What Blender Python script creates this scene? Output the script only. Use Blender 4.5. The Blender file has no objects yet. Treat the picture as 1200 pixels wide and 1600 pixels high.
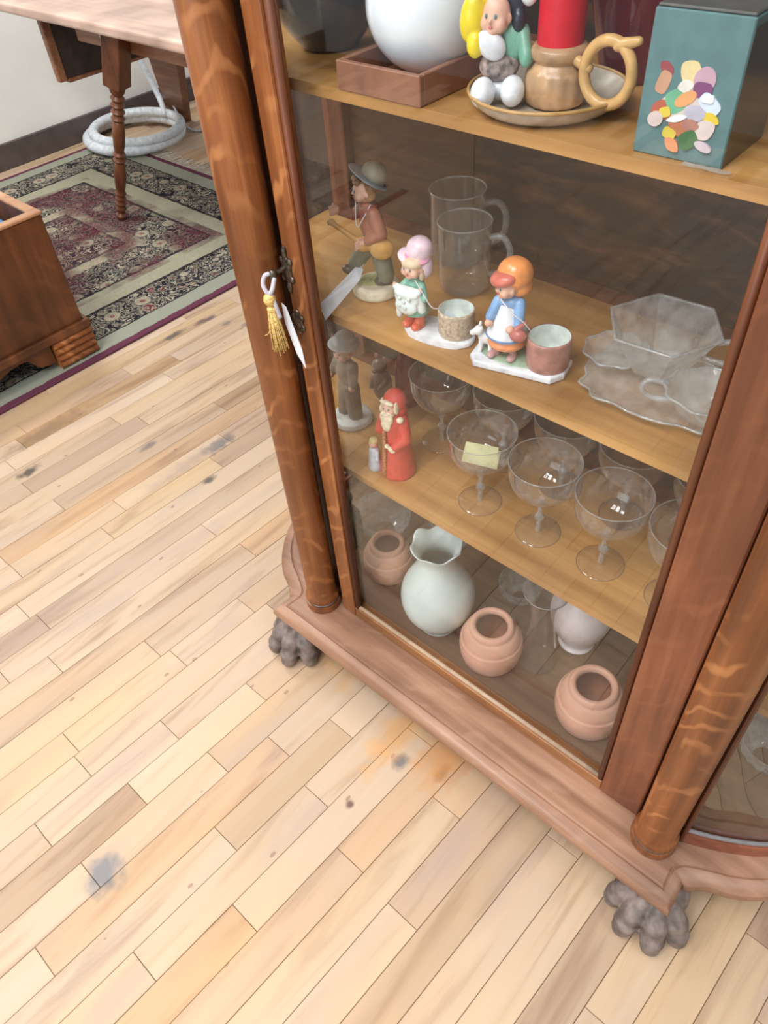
import bpy, bmesh, math, random
from mathutils import Vector, Matrix, noise
PI = math.pi
S = bpy.context.scene
COL = S.collection
random.seed(7)

# ------------------------------------------------------------------ camera
CAM_R = [[0.7407903677846076, 0.44634640770020295, -0.5020005132772976],
         [0.6684736243358542, -0.5634060159550479, 0.485506616590287],
         [-0.06612597496319697, -0.6952327275947132, -0.7157365506360438]]
cd = bpy.data.cameras.new('camera'); cam = bpy.data.objects.new('camera', cd); COL.objects.link(cam)
r_ = [r[0] for r in CAM_R]; d_ = [r[1] for r in CAM_R]; f_ = [r[2] for r in CAM_R]
cam.matrix_world = Matrix(((r_[0], -d_[0], -f_[0], 0), (r_[1], -d_[1], -f_[1], 0), (r_[2], -d_[2], -f_[2], 1.34), (0, 0, 0, 1)))
cd.sensor_fit = 'VERTICAL'; cd.sensor_height = 36; cd.lens = 1179.8 * 36 / 1600
cd.clip_start = .02
S.camera = cam

# ------------------------------------------------------------------ light
w = bpy.data.worlds.new('room_light'); S.world = w; w.use_nodes = True
w.node_tree.nodes['Background'].inputs[0].default_value = (.93, .96, 1, 1)
w.node_tree.nodes['Background'].inputs[1].default_value = .5
S.view_settings.view_transform = 'Standard'; S.view_settings.look = 'None'
S.view_settings.exposure = -.18; S.view_settings.gamma = 1; S.view_settings.use_curve_mapping = False
def area(name, loc, size, power, col=(1, 1, 1), aim=None):
    l = bpy.data.lights.new(name, 'AREA'); l.shape = 'RECTANGLE'; l.size, l.size_y = size
    l.energy = power; l.color = col
    o = bpy.data.objects.new(name, l); COL.objects.link(o); o.location = loc
    if aim is not None:
        o.rotation_euler = (Vector(aim) - Vector(loc)).to_track_quat('-Z', 'Y').to_euler()
    return o
area('ceiling_light', (-1.5, -.6, 2.9), (.6, 1.2), 42, (1, .99, .985))
area('ceiling_light', (-.55, -1.0, 2.9), (.5, 1.4), 50, (1, .99, .985))
area('ceiling_light', (.15, -1.0, 2.9), (.5, 1.4), 34, (1, .99, .985))
area('ceiling_light', (-3.0, .9, 2.9), (.3, 1.2), 58, (1, .99, .985))
area('ceiling_light', (1.5, .2, 2.9), (.3, 1.2), 28, (1, .99, .985))
area('window_light', (-.6, -3.2, 1.5), (2.4, 1.6), 50, (.86, .93, 1), (-.5, .7, .6))

# ------------------------------------------------------------------ materials
def srgb(c):
    return tuple(((v / 255) / 12.92 if v / 255 <= .04045 else ((v / 255 + .055) / 1.055) ** 2.4) for v in c) + (1,)
class N:
    def __init__(s, name):
        s.m = bpy.data.materials.new(name); s.m.use_nodes = True
        s.t = s.m.node_tree; s.b = s.t.nodes['Principled BSDF']; s.out = s.t.nodes['Material Output']
    def n(s, kind, **kw):
        x = s.t.nodes.new(kind)
        for k, v in kw.items():
            if k.startswith('i_'):
                x.inputs[int(k[2:]) if k[2:].isdigit() else k[2:].replace('_', ' ')].default_value = v
            else: setattr(x, k, v)
        return x
    def l(s, a, ai, b, bi): s.t.links.new(a.outputs[ai], b.inputs[bi])
    def ramp(s, stops, interp='LINEAR'):
        x = s.t.nodes.new('ShaderNodeValToRGB'); e = x.color_ramp; e.interpolation = interp
        while len(e.elements) < len(stops): e.elements.new(.5)
        for el, (p, c) in zip(e.elements, stops): el.position = p; el.color = c if len(c) == 4 else srgb(c)
        return x
    def math(s, op, a, b=None, c=None):
        x = s.t.nodes.new('ShaderNodeMath'); x.operation = op
        for i, v in enumerate((a, b, c)):
            if v is None: continue
            if isinstance(v, (int, float)): x.inputs[i].default_value = v
            else: s.t.links.new(v, x.inputs[i])
        return x.outputs[0]
    def mix(s, fac, a, b, mode='MIX'):
        x = s.t.nodes.new('ShaderNodeMix'); x.data_type = 'RGBA'; x.blend_type = mode
        for i, v in ((0, fac), (6, a), (7, b)):
            if isinstance(v, (int, float)): x.inputs[i].default_value = v
            elif isinstance(v, tuple): x.inputs[i].default_value = v if len(v) == 4 else srgb(v)
            else: s.t.links.new(v, x.inputs[i])
        return x.outputs[2]

def plain(name, c, rough=.45, spec=.5, var=.08, scale=60, bump=0, metallic=0, coat=0):
    a = N(name); tc = a.n('ShaderNodeTexCoord')
    nz = a.n('ShaderNodeTexNoise', i_Scale=scale, i_Detail=3.0); a.l(tc, 'Object', nz, 'Vector')
    lo = tuple(max(0, v * (1 - var)) for v in c); hi = tuple(min(255, v * (1 + var)) for v in c)
    rp = a.ramp([(.3, lo), (.7, hi)]); a.l(nz, 0, rp, 0); a.l(rp, 0, a.b, 'Base Color')
    a.b.inputs['Roughness'].default_value = rough; a.b.inputs['Specular IOR Level'].default_value = spec
    a.b.inputs['Metallic'].default_value = metallic; a.b.inputs['Coat Weight'].default_value = coat
    if bump:
        bp = a.n('ShaderNodeBump', i_Strength=bump, i_Distance=.002); a.l(nz, 0, bp, 'Height'); a.l(bp, 0, a.b, 'Normal')
    return a.m

def oak(name, dark, mid, light, axis='Z', rough=.38, flecks=.6, scale=1.0, spec=.5):
    """quarter-sawn oak: fine grain along axis plus pale ray flecks running across it"""
    a = N(name); g = a.n('ShaderNodeNewGeometry')
    mp = a.n('ShaderNodeMapping')
    st = {'X': (2, 38, 38), 'Y': (38, 2, 38), 'Z': (38, 38, 2)}[axis]
    mp.inputs['Scale'].default_value = tuple(v * scale for v in st); a.l(g, 'Position', mp, 'Vector')
    n1 = a.n('ShaderNodeTexNoise', i_Scale=1.0, i_Detail=5.0, i_Roughness=.6); a.l(mp, 0, n1, 'Vector')
    rp = a.ramp([(.25, dark), (.52, mid), (.8, light)]); a.l(n1, 0, rp, 0)
    # ray flecks: thin warped bands running obliquely across the grain
    mp2 = a.n('ShaderNodeMapping'); mp2.inputs['Scale'].default_value = {'X': (.5, 1, 1), 'Y': (1, .5, 1), 'Z': (1, 1, .55)}[axis]
    mp2.inputs['Rotation'].default_value = (.5, .45, .1)
    a.l(g, 'Position', mp2, 'Vector')
    wv = a.n('ShaderNodeTexWave', i_Scale=15.0 * scale, i_Distortion=7.0, i_Detail=2.0); wv.inputs['Detail Scale'].default_value = 1.3; wv.bands_direction = 'Z'
    a.l(mp2, 0, wv, 'Vector')
    fl = a.ramp([(.72, (0, 0, 0, 1)), (.97, (1, 1, 1, 1))]); a.l(wv, 1, fl, 0)
    n3 = a.n('ShaderNodeTexNoise', i_Scale=16.0, i_Detail=2.0); a.l(g, 'Position', n3, 'Vector')
    n3r = a.ramp([(.44, (0, 0, 0, 1)), (.62, (1, 1, 1, 1))]); a.l(n3, 0, n3r, 0)
    n4 = a.n('ShaderNodeTexNoise', i_Scale=5.0, i_Detail=2.0); a.l(g, 'Position', n4, 'Vector')
    fac = a.math('MULTIPLY', a.math('MULTIPLY', fl.outputs[0], n3r.outputs[0]), flecks)
    col = a.mix(fac, rp.outputs[0], light)
    cl_ = a.ramp([(.35, (176, 170, 166)), (.65, (255, 255, 255))]); a.l(n4, 0, cl_, 0); col = a.mix(.7, col, cl_.outputs[0], 'MULTIPLY')
    a.t.links.new(col, a.b.inputs['Base Color'])
    a.b.inputs['Roughness'].default_value = rough; a.b.inputs['Specular IOR Level'].default_value = spec
    bp = a.n('ShaderNodeBump', i_Strength=.25, i_Distance=.001); a.l(n1, 0, bp, 'Height'); a.l(bp, 0, a.b, 'Normal')
    return a.m

def thin_glass(name, tint=(.97, .98, .98), ior=1.5, gain=1.6, edge=0.0, haze=0.0, hazecol=(.8, .82, .82), rough=.02, band=False):
    """thin sheet glass: Fresnel mix of see-through and mirror, optional frosted share"""
    a = N(name); a.t.nodes.remove(a.b)
    tr = a.n('ShaderNodeBsdfTransparent'); tr.inputs[0].default_value = tint + (1,)
    gl = a.n('ShaderNodeBsdfGlossy'); gl.inputs['Roughness'].default_value = rough
    fr = a.n('ShaderNodeFresnel'); ge = a.n('ShaderNodeNewGeometry')
    a.t.links.new(a.math('ADD', ior, a.math('MULTIPLY', ge.outputs['Backfacing'], 1 / ior - ior)), fr.inputs[0])
    fac = a.math('MULTIPLY', fr.outputs[0], gain)
    if edge:
        lw = a.n('ShaderNodeLayerWeight', i_Blend=.5)
        fac = a.math('ADD', fac, a.math('MULTIPLY', a.math('POWER', lw.outputs['Facing'], 3.0), edge))
    fac = a.math('MINIMUM', fac, 1.0)
    mx = a.n('ShaderNodeMixShader'); a.t.links.new(fac, mx.inputs[0]); a.l(tr, 0, mx, 1); a.l(gl, 0, mx, 2)
    last = mx
    if haze:
        df = a.n('ShaderNodeBsdfDiffuse'); df.inputs[0].default_value = hazecol + (1,)
        tl = a.n('ShaderNodeBsdfTranslucent'); tl.inputs[0].default_value = hazecol + (1,)
        dm = a.n('ShaderNodeMixShader', i_0=.5); a.l(df, 0, dm, 1); a.l(tl, 0, dm, 2)
        m2 = a.n('ShaderNodeMixShader'); m2.inputs[0].default_value = haze
        tc = a.n('ShaderNodeTexCoord')
        if band:
            sp = a.n('ShaderNodeSeparateXYZ'); a.l(tc, 'Object', sp, 0)
            nz = a.n('ShaderNodeTexNoise', i_Scale=120.0, i_Detail=2.0); a.l(tc, 'Object', nz, 'Vector')
            z1 = a.n('ShaderNodeMapRange'); a.t.links.new(sp.outputs[2], z1.inputs[0])
            for i, v in zip((1, 2, 3, 4), (.092, .108, 0.0, 1.0)): z1.inputs[i].default_value = v
            z2 = a.n('ShaderNodeMapRange'); a.t.links.new(sp.outputs[2], z2.inputs[0])
            for i, v in zip((1, 2, 3, 4), (.118, .130, 1.0, 0.15)): z2.inputs[i].default_value = v
            b = a.math('MULTIPLY', z1.outputs[0], z2.outputs[0])
            rn = a.ramp([(.40, (0, 0, 0, 1)), (.58, (1, 1, 1, 1))]); a.l(nz, 0, rn, 0)
            h = a.math('ADD', a.math('MULTIPLY', a.math('MULTIPLY', b, rn.outputs[0]), haze), .055)
        else:
            nz = a.n('ShaderNodeTexNoise', i_Scale=45.0, i_Detail=2.0); a.l(tc, 'Object', nz, 'Vector')
            h = a.math('MULTIPLY', nz.outputs[0], haze * 2)
        a.t.links.new(h, m2.inputs[0]); a.l(mx, 0, m2, 1); a.l(dm, 0, m2, 2); last = m2
    a.l(last, 0, a.out, 'Surface')
    return a.m

def wood_planks_mat():
    a = N('maple_strip'); g = a.n('ShaderNodeNewGeometry'); oi = a.n('ShaderNodeObjectInfo')
    off = a.n('ShaderNodeCombineXYZ'); a.l(oi, 'Random', off, 2)
    off2 = a.n('ShaderNodeVectorMath', operation='SCALE'); off2.inputs[3].default_value = 37; a.l(off, 0, off2, 0)
    ps = a.n('ShaderNodeVectorMath', operation='ADD'); a.l(g, 'Position', ps, 0); a.l(off2, 0, ps, 1)
    mp = a.n('ShaderNodeMapping'); mp.inputs['Scale'].default_value = (26, 2.4, 1); a.l(ps, 0, mp, 'Vector')
    n1 = a.n('ShaderNodeTexNoise', i_Scale=1.0, i_Detail=6.0, i_Roughness=.55, i_Distortion=.6); a.l(mp, 0, n1, 'Vector')
    base = a.ramp([(.0, (192, 166, 140)), (.10, (212, 188, 160)), (.3, (226, 202, 174)), (.5, (222, 198, 168)), (.72, (220, 192, 154)),
                   (.88, (230, 208, 182)), (1.0, (204, 176, 150))]); a.l(oi, 'Random', base, 0)
    gr = a.ramp([(.28, (180, 158, 142)), (.48, (244, 238, 230)), (.75, (255, 255, 255))]); a.l(n1, 0, gr, 0)
    c = a.mix(1.0, a.mix(.72, base.outputs[0], gr.outputs[0], 'MULTIPLY'), (230, 228, 230), 'MULTIPLY')
    # brown, grey and honey clouds in the timber
    mp2 = a.n('ShaderNodeMapping'); mp2.inputs['Scale'].default_value = (11, 2.6, 1); a.l(ps, 0, mp2, 'Vector')
    n2 = a.n('ShaderNodeTexNoise', i_Scale=1.0, i_Detail=3.0); a.l(mp2, 0, n2, 'Vector')
    r2 = a.ramp([(.56, (0, 0, 0, 1)), (.74, (1, 1, 1, 1))]); a.l(n2, 0, r2, 0)
    c = a.mix(a.math('MULTIPLY', r2.outputs[0], .62), c, (172, 150, 138))
    mp3 = a.n('ShaderNodeMapping'); mp3.inputs['Scale'].default_value = (5, 1.4, 1); mp3.inputs['Location'].default_value = (5, 3, 1); a.l(g, 'Position', mp3, 'Vector')
    n3 = a.n('ShaderNodeTexNoise', i_Scale=1.2, i_Detail=3.0); a.l(mp3, 0, n3, 'Vector')
    r3 = a.ramp([(.5, (0, 0, 0, 1)), (.7, (1, 1, 1, 1))]); a.l(n3, 0, r3, 0)
    c = a.mix(a.math('MULTIPLY', r3.outputs[0], .5), c, (214, 176, 130))
    # scratches / pin knots
    mp4 = a.n('ShaderNodeMapping'); mp4.inputs['Scale'].default_value = (16, 9, 1); a.l(ps, 0, mp4, 'Vector')
    vo = a.n('ShaderNodeTexVoronoi', i_Scale=1.0, i_Randomness=1.0); a.l(mp4, 0, vo, 'Vector')
    kn = a.math('LESS_THAN', vo.outputs['Distance'], .055)
    c = a.mix(a.math('MULTIPLY', kn, .5), c, (120, 84, 60))
    # individual stains in the boards and golden patches along the cabinet base: x, y, radius x, radius y, strength, colour
    st = [(-1.474, .815, .022, .05, .9, (88, 92, 102)), (-2.036, 1.076, .014, .05, .85, (84, 78, 78)), (-2.026, 1.19, .012, .03, .8, (92, 78, 78)),
          (-2.022, 1.225, .012, .02, .8, (90, 76, 90)), (-1.947, 1.237, .012, .02, .6, (112, 98, 104)), (-1.89, 1.276, .012, .03, .6, (112, 98, 104)),
          (-.735, -.045, .034, .035, .85, (118, 120, 124)), (-.4794, .4435, .014, .018, .8, (100, 98, 100)), (-1.809, .416, .016, .035, .85, (70, 64, 56)),
          (-1.383, .708, .012, .02, .85, (74, 68, 62)), (-1.63, .689, .012, .03, .75, (110, 98, 96)), (-.494, .323, .008, .009, .9, (104, 74, 66)),
          (-1.93, .547, .03, .14, .6, (142, 118, 94)), (-1.48, .74, .025, .16, .5, (160, 140, 126)), (-.404, .474, .01, .02, .7, (134, 110, 84)),
          (-.52, .50, .035, .12, .55, (214, 158, 90)), (-.42, .52, .05, .08, .6, (206, 146, 84)), (-.70, .56, .06, .08, .5, (206, 156, 96))]
    nw = a.n('ShaderNodeTexNoise', i_Scale=38.0, i_Detail=3.0); a.l(g, 'Position', nw, 'Vector')
    for x, y, rx, ry, k, cc in st:
        s1 = a.n('ShaderNodeVectorMath', operation='SUBTRACT'); a.l(g, 'Position', s1, 0); s1.inputs[1].default_value = (x, y, 0)
        s2 = a.n('ShaderNodeVectorMath', operation='MULTIPLY'); a.l(s1, 0, s2, 0); s2.inputs[1].default_value = (1 / rx, 1 / ry, 0)
        ln = a.n('ShaderNodeVectorMath', operation='LENGTH'); a.l(s2, 0, ln, 0)
        dd = a.math('ADD', ln.outputs['Value'], a.math('MULTIPLY', a.math('SUBTRACT', nw.outputs[0], .5), 1.7))
        rr = a.n('ShaderNodeMapRange'); a.t.links.new(dd, rr.inputs[0])
        for i, v in zip((1, 2, 3, 4), (.45, 1.25, k, 0.0)): rr.inputs[i].default_value = v
        c = a.mix(rr.outputs[0], c, cc)
    vc = a.n('ShaderNodeAttribute', attribute_name='tint', attribute_type='OBJECT')
    c = a.mix(1.0, c, vc.outputs[0], 'MULTIPLY')
    a.t.links.new(c, a.b.inputs['Base Color'])
    a.b.inputs['Roughness'].default_value = .48; a.b.inputs['Specular IOR Level'].default_value = .35
    bp = a.n('ShaderNodeBump', i_Strength=.12, i_Distance=.001); a.l(n1, 0, bp, 'Height'); a.l(bp, 0, a.b, 'Normal')
    return a.m

def rug_mat():
    a = N('rug_pile'); g = a.n('ShaderNodeNewGeometry'); sp = a.n('ShaderNodeSeparateXYZ'); a.l(g, 'Position', sp, 0)
    nz = a.n('ShaderNodeTexNoise', i_Scale=30.0, i_Detail=2.0); a.l(g, 'Position', nz, 'Vector')
    dx = a.math('MINIMUM', a.math('SUBTRACT', -2.112, sp.outputs[0]), a.math('ADD', sp.outputs[0], 3.80))
    dy = a.math('SUBTRACT', 1.985, sp.outputs[1])
    d = a.math('MINIMUM', dx, dy)
    dw = a.math('ADD', d, a.math('MULTIPLY', a.math('SUBTRACT', nz.outputs[0], .5), .012))
    bg = a.ramp([(0, (100, 56, 72)), (.03, (146, 148, 132)), (.11, (46, 42, 46)), (.125, (52, 50, 58)), (.30, (34, 32, 36)), (.315, (160, 156, 134)), (.44, (40, 38, 46)),
                 (.455, (58, 54, 58)), (.66, (172, 162, 138)), (.72, (40, 36, 44)), (.735, (96, 40, 50))], 'CONSTANT')
    a.t.links.new(a.math('DIVIDE', dw, .85), bg.inputs[0])
    # motif share per band
    share = a.ramp([(0, (0, 0, 0, 1)), (.12, (1, 1, 1, 1)), (.30, (.12, .12, .12, 1)), (.455, (1, 1, 1, 1)), (.66, (.35, .35, .35, 1)), (.735, (.85, .85, .85, 1))], 'CONSTANT')
    a.t.links.new(a.math('DIVIDE', dw, .85), share.inputs[0])
    wv = a.n('ShaderNodeTexNoise', i_Scale=21.0, i_Detail=2.5, i_Distortion=1.4); a.l(g, 'Position', wv, 'Vector')
    mo = a.ramp([(.0, (34, 32, 40)), (.38, (140, 132, 114)), (.43, (38, 36, 44)), (.50, (172, 162, 140)), (.54, (104, 108, 98)), (.57, (38, 38, 50)), (.63, (158, 146, 124)), (.68, (104, 54, 60))], 'CONSTANT'); a.l(wv, 0, mo, 0)
    vo = a.n('ShaderNodeTexVoronoi', i_Scale=9.0, i_Randomness=.5); a.l(g, 'Position', vo, 'Vector')
    ro = a.ramp([(0, (150, 96, 92)), (.10, (176, 168, 142)), (.26, (60, 58, 64)), (.30, (0, 0, 0))], 'CONSTANT'); a.l(vo, 'Distance', ro, 0)
    isro = a.math('MULTIPLY', a.math('LESS_THAN', vo.outputs['Distance'], .30), share.outputs[0])
    c = a.mix(a.math('MULTIPLY', share.outputs[0], .9), bg.outputs[0], mo.outputs[0])
    c = a.mix(a.math('MULTIPLY', isro, .6), c, ro.outputs[0])
    # maroon patches and dark vines over the inner field
    n5 = a.n('ShaderNodeTexNoise', i_Scale=4.5, i_Detail=3.0); a.l(g, 'Position', n5, 'Vector')
    f5 = a.ramp([(.42, (0, 0, 0, 1)), (.56, (1, 1, 1, 1))]); a.l(n5, 0, f5, 0)
    inner = a.math('MULTIPLY', a.math('GREATER_THAN', d, .34), f5.outputs[0])
    n6 = a.n('ShaderNodeTexNoise', i_Scale=60.0, i_Detail=2.0); a.l(g, 'Position', n6, 'Vector')
    f6 = a.ramp([(.44, (80, 30, 42)), (.50, (128, 98, 96)), (.54, (52, 34, 42))], 'CONSTANT'); a.l(n6, 0, f6, 0)
    c = a.mix(a.math('MULTIPLY', inner, .8), c, f6.outputs[0])
    a.t.links.new(c, a.b.inputs['Base Color'])
    a.b.inputs['Roughness'].default_value = .95; a.b.inputs['Specular IOR Level'].default_value = .1
    bp = a.n('ShaderNodeBump', i_Strength=.6, i_Distance=.004); a.l(n6, 0, bp, 'Height'); a.l(bp, 0, a.b, 'Normal')
    return a.m

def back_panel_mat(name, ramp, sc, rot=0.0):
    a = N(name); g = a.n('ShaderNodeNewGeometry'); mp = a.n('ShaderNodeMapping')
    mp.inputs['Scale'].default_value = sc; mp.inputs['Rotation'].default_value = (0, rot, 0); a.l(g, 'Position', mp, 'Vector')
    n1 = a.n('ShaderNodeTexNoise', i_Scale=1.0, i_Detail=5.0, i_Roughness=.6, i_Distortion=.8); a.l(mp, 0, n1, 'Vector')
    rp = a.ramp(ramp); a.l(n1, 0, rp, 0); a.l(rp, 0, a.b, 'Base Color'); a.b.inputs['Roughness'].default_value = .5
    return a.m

M = {}
M['oak'] = oak('golden_oak', (98, 54, 26), (146, 86, 44), (196, 132, 80), 'Z', flecks=.7)
M['oak_red_shaded'] = oak('red_oak_shaded', (92, 50, 32), (134, 78, 50), (166, 106, 72), 'Z', flecks=.25)  # darkened copy of the oak, shade painted into its tone
M['oak_x'] = oak('oak_rail', (116, 72, 40), (160, 106, 62), (196, 146, 98), 'X', flecks=.3)
M['base'] = oak('oak_base', (132, 94, 70), (170, 128, 102), (198, 158, 132), 'X', rough=.42, flecks=.25)
M['rail_red'] = oak('red_rail', (120, 62, 42), (160, 94, 68), (184, 122, 94), 'X', flecks=.1)
M['bead'] = oak('oak_bead', (70, 36, 20), (108, 58, 32), (140, 84, 50), 'Z', flecks=.1)
M['shelf'] = oak('shelf_oak', (162, 112, 58), (196, 146, 84), (220, 172, 108), 'X', rough=.4, flecks=.15)
M['floorin'] = oak('cabinet_floor', (92, 68, 46), (122, 94, 68), (146, 116, 88), 'X', rough=.5, flecks=.15)
M['back'] = back_panel_mat('back_board_reflection_dark', [(.3, (26, 15, 10)), (.5, (52, 32, 20)), (.62, (86, 54, 30)), (.75, (112, 74, 40))], (7, 5, 26))  # darkened to paint the dark reflection on the door glass
M['back_reflect'] = back_panel_mat('back_board_reflection_light', [(.3, (52, 32, 18)), (.5, (84, 54, 30)), (.7, (112, 76, 42))], (5, 5, 26), .5)  # paler tone and slanted grain paint the floor's reflection
M['claw'] = plain('weathered_claw_wood', (112, 100, 94), .5, .4, .28, 45, .7)
M['pane'] = thin_glass('window_glass', (.985, .99, .988), 1.45, 1.0)
M['curved'] = thin_glass('curved_glass', (.93, .95, .95), 1.5, 1.8, .25)
M['crystal'] = thin_glass('crystal_glass', (.97, .97, .97), 1.5, 1.2, .5, .045, (.86, .88, .88), .03)
M['coupe'] = thin_glass('coupe_glass', (.96, .96, .96), 1.5, 1.9, .7, .17, (.84, .84, .86), .03, band=True)
M['mug'] = thin_glass('mug_glass', (.95, .95, .94), 1.5, 1.5, .6, .11, (.8, .8, .76), .05)
M['rim'] = thin_glass('glass_rim', (.9, .92, .92), 1.5, 2.5, .6, .3, (.85, .87, .88), .05)
M['pressed'] = thin_glass('pressed_glass', (.95, .96, .96), 1.5, 1.4, .5, .42, (.88, .89, .87), .06)
M['frost'] = plain('white_milk_glass', (232, 240, 246), .15, .5, .02, 20, 0, 0, .6)
M['milk'] = plain('milk_glass_vase', (205, 218, 214), .28, .5, .03, 20)
M['pinkwhite'] = plain('rosy_white_glass', (226, 216, 216), .3, .5, .03)
M['peach'] = plain('peach_satin_glass', (216, 166, 142), .4, .4, .05, 15)
M['peach_in'] = plain('peach_inside', (172, 112, 86), .5, .3, .05, 15)
M['brass'] = plain('aged_brass', (92, 84, 74), .38, .5, .3, 150, .4, .85)
M['gold'] = plain('gold_thread', (204, 172, 104), .45, .5, .25, 400, .5)
M['ribbon'] = plain('lilac_ribbon', (196, 190, 200), .5)
M['paper'] = plain('white_card', (224, 226, 232), .6, .3, .03)
M['paperblue'] = plain('pale_blue_card', (232, 240, 250), .6, .3, .03)
M['yellowpaper'] = plain('yellow_note', (226, 226, 176), .6, .3, .04)
M['string'] = plain('white_string', (226, 222, 224), .7)
M['wall'] = plain('cream_wall', (246, 243, 234), .8, .2, .02, 4)
M['dirt'] = plain('dark_gap', (96, 76, 60), .9, .1)
M['baseboard'] = plain('dark_baseboard', (88, 76, 72), .5, .4, .1, 10)
M['tablew'] = oak('table_oak', (120, 72, 44), (156, 102, 70), (190, 138, 104), 'X', flecks=.2)
M['tablet'] = oak('table_top', (206, 168, 150), (222, 188, 170), (232, 204, 188), 'X', flecks=.1, rough=.3)
M['tablel'] = oak('table_leg', (84, 46, 26), (120, 70, 42), (148, 94, 60), 'Z', flecks=.2)
M['chest'] = oak('chest_wood', (62, 36, 22), (104, 60, 32), (140, 84, 48), 'Z', flecks=.3, scale=.5)
M['chestlight'] = oak('chest_rim', (160, 110, 78), (190, 140, 102), (210, 164, 124), 'Y', flecks=.1)
M['bluecloth'] = plain('blue_cloth', (92, 132, 172), .8, .2, .15, 30)
M['whitevinyl'] = plain('white_plastic', (214, 220, 224), .4)
M['fringe'] = plain('cotton_fringe', (206, 196, 180), .9, .1)
M['darkwood'] = plain('dark_wood', (58, 46, 40), .5, .4, .2, 20)
M['plank'] = wood_planks_mat()
M['rug'] = rug_mat()
def C(name, rgb, rough=.35, **k):
    if name not in M: M[name] = plain(name, rgb, rough, **k)
    return M[name]

# ------------------------------------------------------------------ mesh helpers
def link(name, me, mat=None, parent=None, smooth=False, loc=None):
    o = bpy.data.objects.new(name, me); COL.objects.link(o)
    if mat is not None:
        for m_ in (mat if isinstance(mat, (list, tuple)) else [mat]): me.materials.append(m_)
    if smooth:
        me.polygons.foreach_set('use_smooth', [True] * len(me.polygons)); me.update()
    if parent is not None: o.parent = parent
    if loc is not None: o.location = loc
    return o
def fin(name, bm, mat, parent=None, smooth=False, loc=None, sharp=None):
    bmesh.ops.recalc_face_normals(bm, faces=bm.faces)
    me = bpy.data.meshes.new(name); bm.to_mesh(me); bm.free()
    o = link(name, me, mat, parent, smooth or sharp is not None, loc)
    if sharp is not None: me.set_sharp_from_angle(angle=math.radians(sharp))
    return o
def tag(o, label=None, cat=None, group=None, kind=None):
    if label: o['label'] = label
    if cat: o['category'] = cat
    if group: o['group'] = group
    if kind: o['kind'] = kind
    return o
def thing(name, label, cat, loc=(0, 0, 0), rz=0, group=None):
    o = bpy.data.objects.new(name, None); COL.objects.link(o); o.empty_display_size = .05
    o.location = loc; o.rotation_euler = (0, 0, rz)
    return tag(o, label, cat, group)
def copy_tree(o, parent=None):
    c = o.copy(); COL.objects.link(c)
    if parent is not None: c.parent = parent; c.matrix_parent_inverse = o.matrix_parent_inverse
    for ch in [x for x in KIDS.get(o.name, [])] or list(o.children): copy_tree(ch, c)
    return c
KIDS = {}
def box(bm, lo, hi, bev=0, seg=1, mat=None):
    r = bmesh.ops.create_cube(bm, size=1)
    vs = r['verts']
    for v in vs:
        v.co = Vector(((lo[i] + hi[i]) / 2 + v.co[i] * (hi[i] - lo[i]) for i in range(3)))
    if bev:
        es = list({e for v in vs for e in v.link_edges})
        bmesh.ops.bevel(bm, geom=es, offset=bev, segments=seg, affect='EDGES', profile=.5)
    return vs
def boxo(name, lo, hi, mat, parent=None, bev=0, seg=1, loc=None):
    bm = bmesh.new(); box(bm, lo, hi, bev, seg); return fin(name, bm, mat, parent, loc=loc)
def lathe(bm, prof, seg=32, c=(0, 0, 0), wob=None, close=False):
    rings = []
    for i, (r, z) in enumerate(prof):
        ring = []
        for k in range(seg):
            t = 2 * PI * k / seg; rr, zz = r, z
            if wob: rr, zz = wob(i, t, r, z)
            ring.append(bm.verts.new((c[0] + rr * math.cos(t), c[1] + rr * math.sin(t), c[2] + zz)))
        rings.append(ring)
    for a, b in zip(rings, rings[1:]):
        for k in range(seg): bm.faces.new((a[k], a[(k + 1) % seg], b[(k + 1) % seg], b[k]))
    if close:
        bm.faces.new(rings[0][::-1]); bm.faces.new(rings[-1])
    return rings
def latheo(name, prof, mat, parent=None, seg=32, c=(0, 0, 0), wob=None, close=False, sharp=None, loc=None):
    bm = bmesh.new(); lathe(bm, prof, seg, c, wob, close)
    return fin(name, bm, mat, parent, True, loc, sharp)
def sm(prof, n=4):
    """Catmull-Rom through profile / path points"""
    P = [Vector(p) for p in prof]; out = []
    for i in range(len(P) - 1):
        p0 = P[max(i - 1, 0)]; p1 = P[i]; p2 = P[i + 1]; p3 = P[min(i + 2, len(P) - 1)]
        for k in range(n):
            t = k / n
            out.append(.5 * ((2 * p1) + (p2 - p0) * t + (2 * p0 - 5 * p1 + 4 * p2 - p3) * t * t + (3 * p1 - p0 - 3 * p2 + p3) * t ** 3))
    out.append(P[-1]); return [tuple(v) for v in out]
def tube(bm, pts, r, seg=8, closed=False, cap=True):
    P = [Vector(p) for p in pts]; n = len(P); rings = []; up = None
    for i, p in enumerate(P):
        a = P[(i - 1) % n] if closed or i > 0 else P[i]; b = P[(i + 1) % n] if closed or i < n - 1 else P[i]
        d = (b - a).normalized()
        if up is None: up = Vector((0, 0, 1)) if abs(d.z) < .9 else Vector((1, 0, 0))
        x = d.cross(up).normalized(); y = x.cross(d).normalized(); up = y
        rr = r[i] if isinstance(r, (list, tuple)) else r
        rings.append([bm.verts.new(p + (x * math.cos(2 * PI * k / seg) + y * math.sin(2 * PI * k / seg)) * rr) for k in range(seg)])
    for i in range(n if closed else n - 1):
        a, b = rings[i], rings[(i + 1) % n]
        for k in range(seg): bm.faces.new((a[k], a[(k + 1) % seg], b[(k + 1) % seg], b[k]))
    if cap and not closed: bm.faces.new(rings[0][::-1]); bm.faces.new(rings[-1])
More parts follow.
